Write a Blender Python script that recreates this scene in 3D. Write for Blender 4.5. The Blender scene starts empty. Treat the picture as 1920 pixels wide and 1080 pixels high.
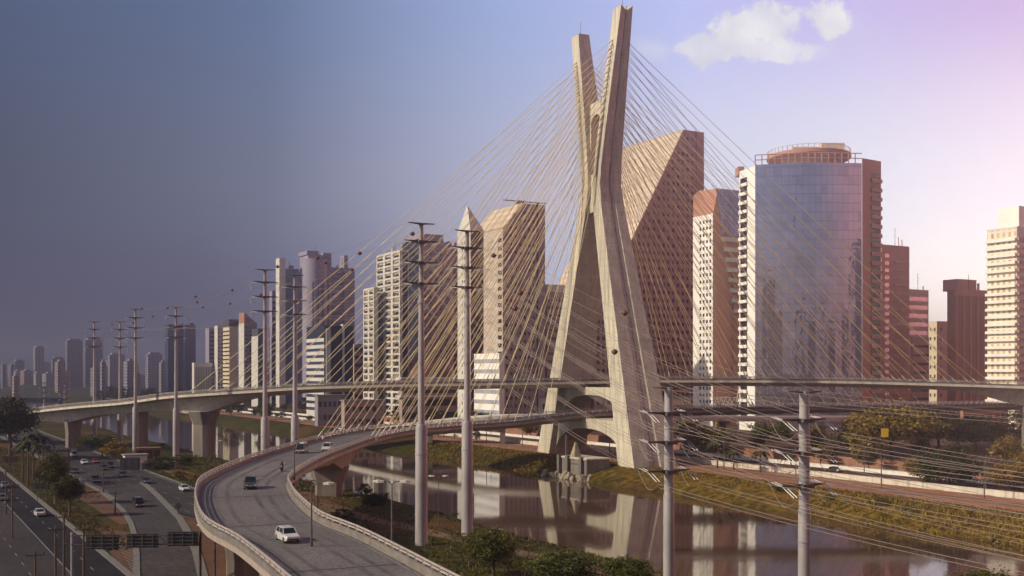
import bpy, math, random
from mathutils import Vector, Matrix
R = math.radians
F = 2059.0; HZ = 700.0; CAMZ = 27.0           # focal length in photo pixels, horizon row, eye height in metres
scene = bpy.context.scene
# ------------------------------------------------------------------ camera
cam_d = bpy.data.cameras.new("camera"); cam = bpy.data.objects.new("camera", cam_d)
scene.collection.objects.link(cam); scene.camera = cam
cam.location = (0, 0, CAMZ); cam.rotation_euler = (R(90), 0, 0)
cam_d.sensor_width = 36; cam_d.lens = F/1920*36; cam_d.shift_y = (HZ-540)/1920
cam_d.clip_start = 0.5; cam_d.clip_end = 20000
scene.view_settings.view_transform = 'Standard'; scene.view_settings.look = 'None'
scene.view_settings.exposure = 0.0; scene.view_settings.gamma = 1
scene.cycles.use_denoising = True
scene.cycles.max_bounces = 6; scene.cycles.diffuse_bounces = 2; scene.cycles.glossy_bounces = 3
scene.cycles.transmission_bounces = 2; scene.cycles.volume_bounces = 0
scene.cycles.sample_clamp_indirect = 4
# ------------------------------------------------------------------ sun and sky
SUN = Vector((-0.966, -0.25, 0.0)).normalized()
SEL = R(30)
SUN = Vector((SUN.x*math.cos(SEL), SUN.y*math.cos(SEL), math.sin(SEL)))
sd = bpy.data.lights.new("sun", 'SUN'); so = bpy.data.objects.new("sun", sd)
scene.collection.objects.link(so); so.rotation_euler = SUN.to_track_quat('Z', 'Y').to_euler()
sd.energy = 4.4; sd.angle = R(0.6); sd.color = (1.0, 0.86, 0.62)

def lin(c):
    return tuple(((v/255)/12.92 if v/255 <= .04045 else ((v/255+.055)/1.055)**2.4) for v in c)

world = bpy.data.worlds.new("World"); scene.world = world; world.use_nodes = True
wt = world.node_tree; wt.nodes.clear()
def N(nt, typ, **kw):
    n = nt.nodes.new(typ)
    for k, v in kw.items():
        setattr(n, k, v)
    return n
class G:
    """tiny node-graph helper"""
    def __init__(s, nt): s.nt = nt
    def put(s, sock, v):
        if isinstance(v, (int, float, tuple)): sock.default_value = v
        else: s.nt.links.new(v, sock)
    def m(s, op, a, b=0.0, c=0.0, clamp=False):
        n = N(s.nt, 'ShaderNodeMath', operation=op, use_clamp=clamp)
        s.put(n.inputs[0], a); s.put(n.inputs[1], b); s.put(n.inputs[2], c)
        return n.outputs[0]
    def mix(s, f, a, b, mode='MIX'):
        n = N(s.nt, 'ShaderNodeMix', data_type='RGBA', blend_type=mode)
        s.put(n.inputs[0], f)
        s.put(n.inputs[6], a if not isinstance(a, tuple) else tuple(a[:3])+(1,))
        s.put(n.inputs[7], b if not isinstance(b, tuple) else tuple(b[:3])+(1,))
        return n.outputs[2]
    def ramp(s, f, stops):
        n = N(s.nt, 'ShaderNodeValToRGB'); cr = n.color_ramp
        cr.elements[0].position = stops[0][0]; cr.elements[0].color = (*lin(stops[0][1]), 1)
        cr.elements[1].position = stops[-1][0]; cr.elements[1].color = (*lin(stops[-1][1]), 1)
        for p, c in stops[1:-1]:
            e = cr.elements.new(p); e.color = (*lin(c), 1)
        s.put(n.inputs[0], f); return n.outputs[0]
    def smooth(s, v, lo, hi):
        n = N(s.nt, 'ShaderNodeMapRange', interpolation_type='SMOOTHSTEP')
        s.put(n.inputs[0], v); n.inputs[1].default_value = lo; n.inputs[2].default_value = hi
        return n.outputs[0]
g = G(wt)
tc = N(wt, 'ShaderNodeTexCoord'); sx = N(wt, 'ShaderNodeSeparateXYZ'); wt.links.new(tc.outputs['Generated'], sx.inputs[0])
dx, dy, dz = sx.outputs
yy = g.m('MAXIMUM', dy, 0.02)
u = g.m('DIVIDE', dx, yy); e = g.m('DIVIDE', dz, yy)
az = g.m('ARCTAN2', dx, dy)
fa = g.m('MULTIPLY_ADD', az, 0.5/R(25.0), 0.5)            # 0 at the left of the view, 1 at the right
hyp = g.m('SQRT', g.m('ADD', g.m('MULTIPLY', dx, dx), g.m('MULTIPLY', dy, dy)))
el = g.m('DIVIDE', dz, g.m('MAXIMUM', hyp, 0.02))
low = g.ramp(fa, [(0, (72, 70, 98)), (.18, (84, 82, 106)), (.36, (120, 118, 140)), (.55, (178, 184, 208)), (.78, (214, 218, 224)), (.93, (250, 246, 232)), (1, (255, 250, 236))])
mid = g.ramp(fa, [(0, (76, 83, 104)), (.25, (108, 114, 134)), (.5, (166, 168, 188)), (.7, (204, 207, 220)), (.85, (214, 216, 226)), (1, (226, 218, 230))])
top = g.ramp(fa, [(0, (76, 91, 122)), (.25, (94, 111, 144)), (.5, (140, 156, 194)), (.68, (168, 175, 218)), (.85, (178, 170, 214)), (1, (180, 158, 204))])
skyc = g.mix(g.smooth(el, 0.03, 0.17), low, mid)
skyc = g.mix(g.smooth(el, 0.15, 0.34), skyc, top)
gain = g.m('MULTIPLY_ADD', g.smooth(fa, .2, 1.0), g.m('MULTIPLY_ADD', g.smooth(el, .22, .03), .42, -.10), g.m('MULTIPLY_ADD', g.smooth(fa, .12, .5), .36, 1.07))
gv = N(wt, 'ShaderNodeVectorMath', operation='SCALE'); wt.links.new(skyc, gv.inputs[0]); wt.links.new(gain, gv.inputs['Scale']); skyc = gv.outputs[0]
# clouds, in sky direction
nz = N(wt, 'ShaderNodeTexNoise'); nz.inputs['Scale'].default_value = 34; nz.inputs['Detail'].default_value = 9; nz.inputs['Roughness'].default_value = .62
cv = N(wt, 'ShaderNodeCombineXYZ'); g.put(cv.inputs[0], u); g.put(cv.inputs[1], e); g.put(cv.inputs[2], 0.3)
wt.links.new(cv.outputs[0], nz.inputs['Vector'])
nv = nz.outputs['Fac']
cl = None
for (cx, cy, rx, ry, dens) in [(1442, 48, 78, 52, 1), (1385, 62, 62, 46, 1), (1335, 88, 90, 34, .9), (1418, 92, 120, 26, .8), (1548, 34, 44, 38, 1),
                               (1228, 92, 60, 34, .40), (1500, 96, 110, 22, .30), (1610, 60, 60, 40, .16), (1000, 5, 60, 16, .0), (350, 375, 80, 18, .0), (1715, 105, 40, 16, .16)]:
    if dens == 0: continue
    a = g.m('DIVIDE', g.m('SUBTRACT', u, (cx-960)/F), rx/F); b = g.m('DIVIDE', g.m('SUBTRACT', e, (HZ-cy)/F), ry/F)
    d = g.m('SQRT', g.m('ADD', g.m('MULTIPLY', a, a), g.m('MULTIPLY', b, b)))
    d = g.m('ADD', d, g.m('MULTIPLY', g.m('SUBTRACT', nv, 0.5), -2.5))
    n_ = N(wt, 'ShaderNodeMapRange', interpolation_type='SMOOTHSTEP'); g.put(n_.inputs[0], d)
    n_.inputs[1].default_value = 1.05; n_.inputs[2].default_value = 0.6 if dens > .5 else 0.1
    v = g.m('MULTIPLY', n_.outputs[0], dens*.97)
    cl = v if cl is None else g.m('MAXIMUM', cl, v)
cl = g.m('MULTIPLY', cl, g.m('GREATER_THAN', dy, 0.05))
n2 = N(wt, 'ShaderNodeTexNoise'); n2.inputs['Scale'].default_value = 12; n2.inputs['Detail'].default_value = 5; wt.links.new(cv.outputs[0], n2.inputs['Vector'])
ccol = g.mix(g.smooth(n2.outputs['Fac'], .35, .65), lin((214, 214, 228)), lin((250, 250, 248)))
skyc = g.mix(cl, skyc, ccol)
# warm glows added out of view, then physical sky behind and above
glow = g.m('MULTIPLY', g.smooth(az, R(24), R(60)), g.smooth(az, R(175), R(110)))
glow = g.m('MULTIPLY', glow, g.smooth(el, 1.0, 0.1))
skyc = g.mix(glow, skyc, (1.5, .50, .32))
hot = g.m('MULTIPLY', g.m('MULTIPLY', g.smooth(az, R(26), R(31)), g.smooth(az, R(62), R(45))), g.smooth(el, .42, .08))
skyc = g.mix(hot, skyc, (10.5, 6.6, 3.7))  # unseen glow added past the right edge to brighten and warm the haze
ns = N(wt, 'ShaderNodeTexSky', sky_type='NISHITA', sun_disc=False)
ns.sun_elevation = SEL; ns.sun_rotation = math.atan2(SUN.x, SUN.y) % (2*math.pi); ns.air_density = 1.0; ns.dust_density = 2.0
nsk = g.mix(1.0, ns.outputs[0], (0.068, 0.066, 0.074), 'MULTIPLY')
nsk = g.mix(glow, nsk, (1.5, .50, .32))
front = g.smooth(dy, -0.35, 0.25)
skyc = g.mix(g.m('MULTIPLY', front, g.smooth(el, 1.3, 0.5)), nsk, skyc)
bg = N(wt, 'ShaderNodeBackground'); wt.links.new(skyc, bg.inputs[0]); bg.inputs[1].default_value = 1.0
wo = N(wt, 'ShaderNodeOutputWorld'); wt.links.new(bg.outputs[0], wo.inputs[0])

# ------------------------------------------------------------------ helpers
COL = scene.collection
def at(px, py, z=0.0):
    Y = F*(CAMZ-z)/(py-HZ); return Vector(((px-960)/F*Y, Y, z))
def atY(px, Y, z=0.0): return Vector(((px-960)/F*Y, Y, z))
def zat(py, Y): return CAMZ + (HZ-py)*Y/F
PD = Vector((.868, .496, 0)); QD = Vector((-.496, .868, 0))    # across the river, along the river (away)
def TQ(t, q, z=0.0): return PD*t + QD*q + Vector((0, 0, z))
def tag(o, label=None, cat=None, group=None, kind=None):
    if label: o['label'] = label
    if cat: o['category'] = cat
    if group: o['group'] = group
    if kind: o['kind'] = kind
    return o
def empty(name, loc=(0, 0, 0), rz=0, label=None, cat=None, group=None):
    o = bpy.data.objects.new(name, None); COL.objects.link(o); o.location = loc; o.rotation_euler = (0, 0, rz)
    o.empty_display_size = 1
    return tag(o, label, cat, group)
class MB:
    def __init__(s): s.v = []; s.f = []; s.mi = []; s.cur = 0
    def add(s, vs, fs):
        b = len(s.v); s.v += [tuple(v) for v in vs]; s.f += [tuple(b+i for i in f) for f in fs]; s.mi += [s.cur]*len(fs)
        return s
    def hexa(s, p):  # 8 corners: bottom 4 ccw, top 4
        return s.add(p, [(3, 2, 1, 0), (4, 5, 6, 7), (0, 1, 5, 4), (1, 2, 6, 5), (2, 3, 7, 6), (3, 0, 4, 7)])
    def box(s, x0, x1, y0, y1, z0, z1):
        return s.hexa([(x0, y0, z0), (x1, y0, z0), (x1, y1, z0), (x0, y1, z0), (x0, y0, z1), (x1, y0, z1), (x1, y1, z1), (x0, y1, z1)])
    def beam(s, a, b, w, h, w2=None, h2=None):
        a = Vector(a); b = Vector(b); d = (b-a).normalized()
        up = Vector((0, 0, 1)) if abs(d.z) < .95 else Vector((0, 1, 0))
        sd_ = d.cross(up).normalized(); up = sd_.cross(d).normalized()
        w2 = w if w2 is None else w2; h2 = h if h2 is None else h2
        A = [a-sd_*w/2-up*h/2, a+sd_*w/2-up*h/2, a+sd_*w/2+up*h/2, a-sd_*w/2+up*h/2]
        B = [b-sd_*w2/2-up*h2/2, b+sd_*w2/2-up*h2/2, b+sd_*w2/2+up*h2/2, b-sd_*w2/2+up*h2/2]
        return s.hexa(A+B)
    def tube(s, pts, r, n=6, cap=True):
        pts = [Vector(p) for p in pts]; rs = r if isinstance(r, (list, tuple)) else [r]*len(pts)
        vs = []; fs = []
        for i, p in enumerate(pts):
            d = (pts[min(i+1, len(pts)-1)]-pts[max(i-1, 0)]).normalized()
            up = Vector((0, 0, 1)) if abs(d.z) < .9 else Vector((1, 0, 0))
            a = d.cross(up).normalized(); b = a.cross(d).normalized()
            for k in range(n):
                t = 2*math.pi*k/n; vs.append(p+(a*math.cos(t)+b*math.sin(t))*rs[i])
        for i in range(len(pts)-1):
            for k in range(n):
                k2 = (k+1) % n; fs.append((i*n+k, i*n+k2, (i+1)*n+k2, (i+1)*n+k))
        if cap:
            fs.append(tuple(reversed(range(n)))); fs.append(tuple((len(pts)-1)*n+k for k in range(n)))
        return s.add(vs, fs)
    def prism(s, poly, z0, z1):     # poly of (x, y), ccw
        n = len(poly); vs = [(p[0], p[1], z0) for p in poly]+[(p[0], p[1], z1) for p in poly]
        return s.add(vs, [tuple(reversed(range(n))), tuple(range(n, 2*n))]+[(i, (i+1) % n, n+(i+1) % n, n+i) for i in range(n)])
    def loft(s, secs, closed=True, caps=True):
        n = len(secs[0]); vs = [p for sc in secs for p in sc]; fs = []
        for i in range(len(secs)-1):
            for k in range(n if closed else n-1):
                k2 = (k+1) % n; fs.append((i*n+k, i*n+k2, (i+1)*n+k2, (i+1)*n+k))
        if caps and closed:
            fs.append(tuple(reversed(range(n)))); fs.append(tuple((len(secs)-1)*n+k for k in range(n)))
        return s.add(vs, fs)
    def sphere(s, c, r, nu=10, nv=6):
        c = Vector(c); vs = [c+Vector((0, 0, r))]; fs = []
        for j in range(1, nv):
            t = math.pi*j/nv
            for i in range(nu):
                a = 2*math.pi*i/nu; vs.append(c+Vector((math.sin(t)*math.cos(a), math.sin(t)*math.sin(a), math.cos(t)))*r)
        vs.append(c-Vector((0, 0, r))); L = len(vs)-1
        for i in range(nu):
            fs.append((0, 1+i, 1+(i+1) % nu)); fs.append((L, 1+(nv-2)*nu+(i+1) % nu, 1+(nv-2)*nu+i))
            for j in range(nv-2):
                fs.append((1+j*nu+i, 1+(j+1)*nu+i, 1+(j+1)*nu+(i+1) % nu, 1+j*nu+(i+1) % nu))
        return s.add(vs, fs)
    def build(s, name, m, parent=None, smooth=False, loc=None, **kw):
        me = bpy.data.meshes.new(name); me.from_pydata(s.v, [], s.f)
        for mm in (m if isinstance(m, (list, tuple)) else [m]): me.materials.append(mm)
        if any(s.mi): me.polygons.foreach_set('material_index', s.mi)
        me.update()
        import bmesh
        if len(s.f) < 4000:
            b = bmesh.new(); b.from_mesh(me); bmesh.ops.recalc_face_normals(b, faces=b.faces); b.to_mesh(me); b.free()
        if smooth:
            me.polygons.foreach_set('use_smooth', [True]*len(me.polygons))
            try: me.set_sharp_from_angle(angle=R(40))
            except Exception: pass
        o = bpy.data.objects.new(name, me); COL.objects.link(o)
        if parent: o.parent = parent
        if loc: o.location = loc
        return tag(o, **kw)
def copy_part(o, parent, loc=None):
    c = o.copy(); COL.objects.link(c); c.parent = parent
    if loc is not None: c.location = loc
    return c
def copy_tree(o, parent=None):
    c = o.copy(); COL.objects.link(c); c.parent = parent
    for ch in list(o.children): copy_tree(ch, c)
    return c

# ------------------------------------------------------------------ materials
def mat(name, col, rough=.8, var=.15, scale=.3, metal=0, bump=0, stretch=(1, 1, 1), col2=None, joints=0, spec=.5, fine=0, streak=0):
    m = bpy.data.materials.new(name); m.use_nodes = True; nt = m.node_tree; p = nt.nodes['Principled BSDF']; g = G(nt)
    p.inputs['Roughness'].default_value = rough; p.inputs['Metallic'].default_value = metal
    p.inputs['Specular IOR Level'].default_value = spec
    tc = N(nt, 'ShaderNodeTexCoord'); mp = N(nt, 'ShaderNodeMapping'); mp.inputs['Scale'].default_value = stretch
    nt.links.new(tc.outputs['Object'], mp.inputs[0])
    nz = N(nt, 'ShaderNodeTexNoise'); nz.inputs['Scale'].default_value = scale; nz.inputs['Detail'].default_value = 6; nz.inputs['Roughness'].default_value = .6
    nt.links.new(mp.outputs[0], nz.inputs['Vector'])
    a = tuple(c*(1-var) for c in col); b = col2 or tuple(min(1, c*(1+var)) for c in col)
    c = g.mix(g.smooth(nz.outputs['Fac'], .3, .7), a, b)
    if fine:
        n3 = N(nt, 'ShaderNodeTexNoise'); n3.inputs['Scale'].default_value = fine; n3.inputs['Detail'].default_value = 3
        nt.links.new(tc.outputs['Object'], n3.inputs['Vector'])
        c = g.mix(g.smooth(n3.outputs['Fac'], .35, .7), g.mix(1.0, c, (.62, .62, .62), 'MULTIPLY'), c)
    if streak:
        ms = N(nt, 'ShaderNodeMapping'); ms.inputs['Scale'].default_value = (1.4, 1.4, .045); nt.links.new(tc.outputs['Object'], ms.inputs[0])
        n4 = N(nt, 'ShaderNodeTexNoise'); n4.inputs['Scale'].default_value = 1; n4.inputs['Detail'].default_value = 5; nt.links.new(ms.outputs[0], n4.inputs['Vector'])
        c = g.mix(g.m('MULTIPLY', g.smooth(n4.outputs['Fac'], .5, .72), streak), c, tuple(x*.42 for x in col))
    if joints:
        sp = N(nt, 'ShaderNodeSeparateXYZ'); nt.links.new(tc.outputs['Object'], sp.inputs[0])
        fr = g.m('FRACT', g.m('DIVIDE', sp.outputs[2], joints))
        c = g.mix(g.m('MULTIPLY', g.m('LESS_THAN', fr, .05), .45), c, tuple(x*.45 for x in col))
    nt.links.new(c, p.inputs['Base Color'])
    if bump:
        bn = N(nt, 'ShaderNodeBump'); bn.inputs['Strength'].default_value = bump; bn.inputs['Distance'].default_value = .3
        nt.links.new(nz.outputs['Fac'], bn.inputs['Height']); nt.links.new(bn.outputs[0], p.inputs['Normal'])
    return m
def facade(name, wall, glass, fw, fh, wf=.6, hf=.55, grough=.15, off=0, uneven=.5):
    """wall with windows repeated every fw x fh metres; the pattern belongs to the far building's wall"""
    m = bpy.data.materials.new(name); m.use_nodes = True; nt = m.node_tree; p = nt.nodes['Principled BSDF']; g = G(nt)
    tc = N(nt, 'ShaderNodeTexCoord'); sp = N(nt, 'ShaderNodeSeparateXYZ'); nt.links.new(tc.outputs['Object'], sp.inputs[0])
    geo = N(nt, 'ShaderNodeNewGeometry')
    x, y, z = sp.outputs
    h = g.m('ADD', x, y)
    fx = g.m('FRACT', g.m('DIVIDE', g.m('ADD', h, off), fw)); fz = g.m('FRACT', g.m('DIVIDE', z, fh))
    w = g.m('MULTIPLY', g.m('LESS_THAN', fx, wf), g.m('LESS_THAN', fz, hf))
    wn = N(nt, 'ShaderNodeTexWhiteNoise'); cb = N(nt, 'ShaderNodeCombineXYZ')
    g.put(cb.inputs[0], g.m('FLOOR', g.m('DIVIDE', g.m('ADD', h, off), fw))); g.put(cb.inputs[1], g.m('FLOOR', g.m('DIVIDE', z, fh)))
    nt.links.new(cb.outputs[0], wn.inputs['Vector'])
    gc = g.mix(g.m('MULTIPLY', wn.outputs['Value'], uneven), glass, tuple(min(1, c*2.2+.02) for c in glass))
    nz = N(nt, 'ShaderNodeTexNoise'); nz.inputs['Scale'].default_value = .08; nz.inputs['Detail'].default_value = 5; nt.links.new(tc.outputs['Object'], nz.inputs['Vector'])
    wc = g.mix(g.smooth(nz.outputs['Fac'], .3, .7), tuple(c*.85 for c in wall), tuple(min(1, c*1.1) for c in wall))
    nt.links.new(g.mix(w, wc, gc), p.inputs['Base Color'])
    g.put(p.inputs['Roughness'], g.m('SUBTRACT', .85, g.m('MULTIPLY', w, .85-grough)))
    return m
M = {}
M['conc'] = mat('concrete', (.58, .53, .43), .85, .13, .5, stretch=(1, 1, .10), joints=2.3, streak=.6)
M['deck'] = mat('deck concrete', (.36, .32, .28), .85, .2, .25, fine=1)
M['deckside'] = mat('deck edge concrete', (.62, .56, .48), .85, .12, .4, streak=.5)
M['deck_low'] = mat('lower deck concrete', (.32, .27, .235), .85, .15, .4)
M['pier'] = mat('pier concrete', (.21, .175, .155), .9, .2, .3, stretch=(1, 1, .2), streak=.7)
M['rampsurf'] = mat('ramp pavement', (.165, .153, .15), .8, .15, .05, fine=2.5)
M['barrier'] = mat('parapet concrete', (.17, .15, .14), .85, .2, .6)
M['rail'] = mat('railing paint', (.40, .36, .34), .5, .1, 1)
M['asph'] = mat('asphalt', (.068, .060, .064), .95, .15, .06, fine=1.5, spec=.08)
M['asph_far'] = mat('warm tinted asphalt', (.12, .072, .058), .95, .2, .08, fine=1.2, spec=.1)  # warm light of the right side put into this asphalt's colour
M['asph_dark'] = mat('dark asphalt', (.030, .028, .035), .95, .2, .08, fine=1.5, spec=.08)
M['paleroad'] = mat('worn concrete lane', (.085, .075, .078), .95, .15, .1, fine=1, spec=.08)
M['link'] = mat('pale link road', (.34, .25, .20), .95, .15, .1, fine=1, spec=.1)
M['kerb'] = mat('kerb concrete', (.15, .14, .13), .85, .15, .5)
M['paint'] = mat('road paint', (.17, .165, .17), .7, .3, .8)
M['soil'] = mat('orange soil', (.12, .048, .018), .95, .3, .12, fine=1)
M['path'] = mat('dirt path', (.15, .085, .045), .95, .25, .2, fine=1)
M['red_track'] = mat('reddish track', (.30, .12, .06), .9, .2, .2)
M['white'] = mat('white paint', (.75, .73, .68), .6, .08, .6)
M['pole'] = mat('pole paint', (.34, .315, .33), .55, .15, .5, stretch=(1, 1, .3), streak=.6)
M['dark'] = mat('dark metal', (.05, .042, .045), .6, .2, 1)
M['steel'] = mat('arm steel', (.09, .075, .075), .6, .2, 1)
M['ins'] = mat('insulator porcelain', (.48, .46, .45), .3, .05, 2)
M['cable'] = mat('yellow cable sheath', (.80, .62, .30), .5, .08, .5)
M['wire'] = mat('aluminium wire', (.28, .22, .20), .5, .1, .5)
M['ball'] = mat('orange marker ball', (.12, .04, .025), .6, .2, 1)
M['sign'] = mat('sign back', (.03, .028, .035), .6, .2, 1)
M['trunk'] = mat('bark', (.10, .07, .05), .9, .3, 1.5)
M['rubble'] = mat('pale rubble', (.33, .28, .21), .9, .2, .8)
M['brick'] = mat('brick wall', (.30, .14, .09), .9, .2, .3)
def leafmat(name, a, b):
    m = bpy.data.materials.new(name); m.use_nodes = True; nt = m.node_tree; p = nt.nodes['Principled BSDF']; g = G(nt)
    tc = N(nt, 'ShaderNodeTexCoord'); nz = N(nt, 'ShaderNodeTexNoise'); nz.inputs['Scale'].default_value = 4; nz.inputs['Detail'].default_value = 4
    nt.links.new(tc.outputs['Object'], nz.inputs['Vector'])
    oi = N(nt, 'ShaderNodeObjectInfo')
    c = g.mix(g.smooth(nz.outputs['Fac'], .38, .62), a, b)
    c = g.mix(oi.outputs['Random'], c, g.mix(1.0, c, (1.3, .95, .7), 'MULTIPLY'))
    nt.links.new(c, p.inputs['Base Color']); p.inputs['Roughness'].default_value = .7; p.inputs['Specular IOR Level'].default_value = .2
    return m
M['leaf'] = leafmat('green leaves', (.035, .05, .012), (.11, .12, .025))
M['leaf_warm'] = leafmat('olive leaves', (.08, .07, .014), (.26, .20, .035))
M['leaf_dark'] = leafmat('dark leaves', (.02, .025, .012), (.055, .06, .02))
def glassmat(name, col, metal=.5, rough=.08, fw=1.6, fh=3.6, line=.35, wob=.02):
    m = bpy.data.materials.new(name); m.use_nodes = True; nt = m.node_tree; p = nt.nodes['Principled BSDF']; g = G(nt)
    tc = N(nt, 'ShaderNodeTexCoord'); sp = N(nt, 'ShaderNodeSeparateXYZ'); nt.links.new(tc.outputs['Object'], sp.inputs[0]); x, y, z = sp.outputs
    fx = g.m('FRACT', g.m('DIVIDE', g.m('ADD', x, y), fw)); fz = g.m('FRACT', g.m('DIVIDE', z, fh))
    ln = g.m('MAXIMUM', g.m('LESS_THAN', fx, .1), g.m('LESS_THAN', fz, .14))
    nz = N(nt, 'ShaderNodeTexNoise'); nz.inputs['Scale'].default_value = .12; nz.inputs['Detail'].default_value = 4; nt.links.new(tc.outputs['Object'], nz.inputs['Vector'])
    c = g.mix(nz.outputs['Fac'], tuple(v*.75 for v in col), tuple(min(1, v*1.25) for v in col))
    wn = N(nt, 'ShaderNodeTexWhiteNoise'); cb = N(nt, 'ShaderNodeCombineXYZ')
    g.put(cb.inputs[0], g.m('FLOOR', g.m('DIVIDE', g.m('ADD', x, y), fw))); g.put(cb.inputs[1], g.m('FLOOR', g.m('DIVIDE', z, fh))); nt.links.new(cb.outputs[0], wn.inputs['Vector'])
    c = g.mix(g.m('MULTIPLY', g.m('POWER', wn.outputs['Value'], 3.0), .3), c, tuple(v*.45 for v in col))
    nt.links.new(g.mix(g.m('MULTIPLY', ln, line), c, tuple(v*.35 for v in col)), p.inputs['Base Color'])
    p.inputs['Metallic'].default_value = metal; p.inputs['Roughness'].default_value = rough
    n2 = N(nt, 'ShaderNodeTexNoise'); n2.inputs['Scale'].default_value = .25; n2.inputs['Detail'].default_value = 2; nt.links.new(tc.outputs['Object'], n2.inputs['Vector'])
    bn = N(nt, 'ShaderNodeBump'); bn.inputs['Strength'].default_value = wob*10; bn.inputs['Distance'].default_value = .1
    nt.links.new(n2.outputs['Fac'], bn.inputs['Height']); nt.links.new(bn.outputs[0], p.inputs['Normal'])
    return m
M['glass'] = glassmat('window glass', (.035, .03, .04), .0, .2)
M['glass_lav'] = glassmat('lavender curtain glass', (.62, .58, .72), .85, .04, 2.6, 4.2, .35, wob=.06)
M['glass_blue'] = glassmat('blue curtain glass', (.10, .13, .24), .6, .15)
M['blind'] = mat('window blinds', (.20, .17, .15), .6, .3, .3)
M['glass_dark'] = glassmat('dark curtain glass', (.05, .055, .08), .5, .12)

# ------------------------------------------------------------------ ground, river, roads
def grassmat():
    m = bpy.data.materials.new('grass and soil'); m.use_nodes = True; nt = m.node_tree; p = nt.nodes['Principled BSDF']; g = G(nt)
    tc = N(nt, 'ShaderNodeTexCoord')
    def noise(s, d=6):
        n = N(nt, 'ShaderNodeTexNoise'); n.inputs['Scale'].default_value = s; n.inputs['Detail'].default_value = d; nt.links.new(tc.outputs['Object'], n.inputs['Vector']); return n.outputs['Fac']
    a = noise(.035); b = noise(.5); c = noise(.012, 4)
    sp = N(nt, 'ShaderNodeSeparateXYZ'); nt.links.new(tc.outputs['Object'], sp.inputs[0])
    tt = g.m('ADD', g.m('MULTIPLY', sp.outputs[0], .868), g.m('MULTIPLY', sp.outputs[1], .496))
    warm_tint = g.m('MULTIPLY', g.smooth(tt, 168, 180), g.smooth(sp.outputs[0], -40, 60))  # warm tint of the right side painted into the far bank's colour
    col = g.mix(g.smooth(b, .35, .65), g.mix(warm_tint, (.020, .023, .004), (.07, .05, .008)), g.mix(warm_tint, (.072, .062, .010), (.22, .13, .022)))
    col = g.mix(g.smooth(a, .52, .66), col, (.11, .055, .02))
    col = g.mix(g.smooth(noise(2.2, 4), .45, .7), col, g.mix(1.0, col, (.5, .55, .5), 'MULTIPLY'))
    nt.links.new(col, p.inputs['Base Color']); p.inputs['Roughness'].default_value = .95; p.inputs['Specular IOR Level'].default_value = .1
    bn = N(nt, 'ShaderNodeBump'); bn.inputs['Strength'].default_value = .8; bn.inputs['Distance'].default_value = .6
    nt.links.new(b, bn.inputs['Height']); nt.links.new(bn.outputs[0], p.inputs['Normal'])
    return m
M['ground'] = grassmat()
rnd = random.Random(7)
def smoothnoise(x, seed=0):
    return math.sin(x*.031+seed)+.6*math.sin(x*.083+seed*2.1)+.35*math.sin(x*.21+seed*3.7)
WZ = -4.0
prof = [(-5500, 0), (-900, 0), (-200, 0), (40, 0), (80, 0), (92, -.3), (98, -2.0), (104, -4.6), (110, -5.5), (168, -5.5), (174, -4.6), (177, -3.0), (182, -1.2), (187, -.2), (192, 0), (205, 0), (340, 0), (900, 0), (5500, 0)]
secs = []
q = -400.0
while q < 5600:
    row = []
    for t, z in prof:
        dt = 0; dzv = 0
        if 85 < t < 115: dt = 1.6*smoothnoise(q, 1)+(rnd.random()-.5)*.8; dzv = (rnd.random()-.5)*.25
        if 165 < t < 190: dt = 1.5*smoothnoise(q, 4)+(rnd.random()-.5)*.8; dzv = (rnd.random()-.5)*.3
        if z <= -5: dzv = 0
        row.append(TQ(t+dt, q, z+dzv))
    secs.append(row); q += 5 if q < 700 else (40 if q < 1500 else 400)
mb = MB(); mb.loft(secs, closed=False, caps=False)
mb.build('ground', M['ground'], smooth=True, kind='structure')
# water
wm = bpy.data.materials.new('river water'); wm.use_nodes = True; nt = wm.node_tree; p = nt.nodes['Principled BSDF']
p.inputs['Base Color'].default_value = (.075, .042, .028, 1); p.inputs['Roughness'].default_value = .05; p.inputs['IOR'].default_value = 1.5; p.inputs['Specular IOR Level'].default_value = .9
p.inputs['Coat Weight'].default_value = 0
tc = N(nt, 'ShaderNodeTexCoord'); mp = N(nt, 'ShaderNodeMapping'); mp.inputs['Scale'].default_value = (.9, .35, 1); nt.links.new(tc.outputs['Object'], mp.inputs[0])
nz = N(nt, 'ShaderNodeTexNoise'); nz.inputs['Scale'].default_value = .8; nz.inputs['Detail'].default_value = 5; nt.links.new(mp.outputs[0], nz.inputs['Vector'])
bn = N(nt, 'ShaderNodeBump'); bn.inputs['Strength'].default_value = .05; bn.inputs['Distance'].default_value = .12
nt.links.new(nz.outputs['Fac'], bn.inputs['Height']); nt.links.new(bn.outputs[0], p.inputs['Normal'])
mb = MB(); mb.add([TQ(97, -400, WZ), TQ(178, -400, WZ), TQ(178, 5500, WZ), TQ(97, 5500, WZ)], [(0, 1, 2, 3)])
mb.build('river_water', wm, kind='structure')
def strip(name, m, pts_l, pts_r, z, thick=0):
    mb = MB(); n = len(pts_l)
    vs = [Vector((p.x, p.y, z)) for p in pts_l]+[Vector((p.x, p.y, z)) for p in pts_r]
    mb.add(vs, [(i, i+1, n+i+1, n+i) for i in range(n-1)])
    return mb.build(name, m, kind='structure')
def band(name, m, t0, t1, q0, q1, z):
    return strip(name, m, [TQ(t1, q0), TQ(t1, q1)], [TQ(t0, q0), TQ(t0, q1)], z)
band('highway_road', M['asph'], 43.4, 62.8, 216, 2200, .02)
strip('highway_road', M['asph'], [TQ(62.8, 20), TQ(62.8, 216)], [TQ(49.5, 20), TQ(47.5, 216)], .02)
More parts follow.
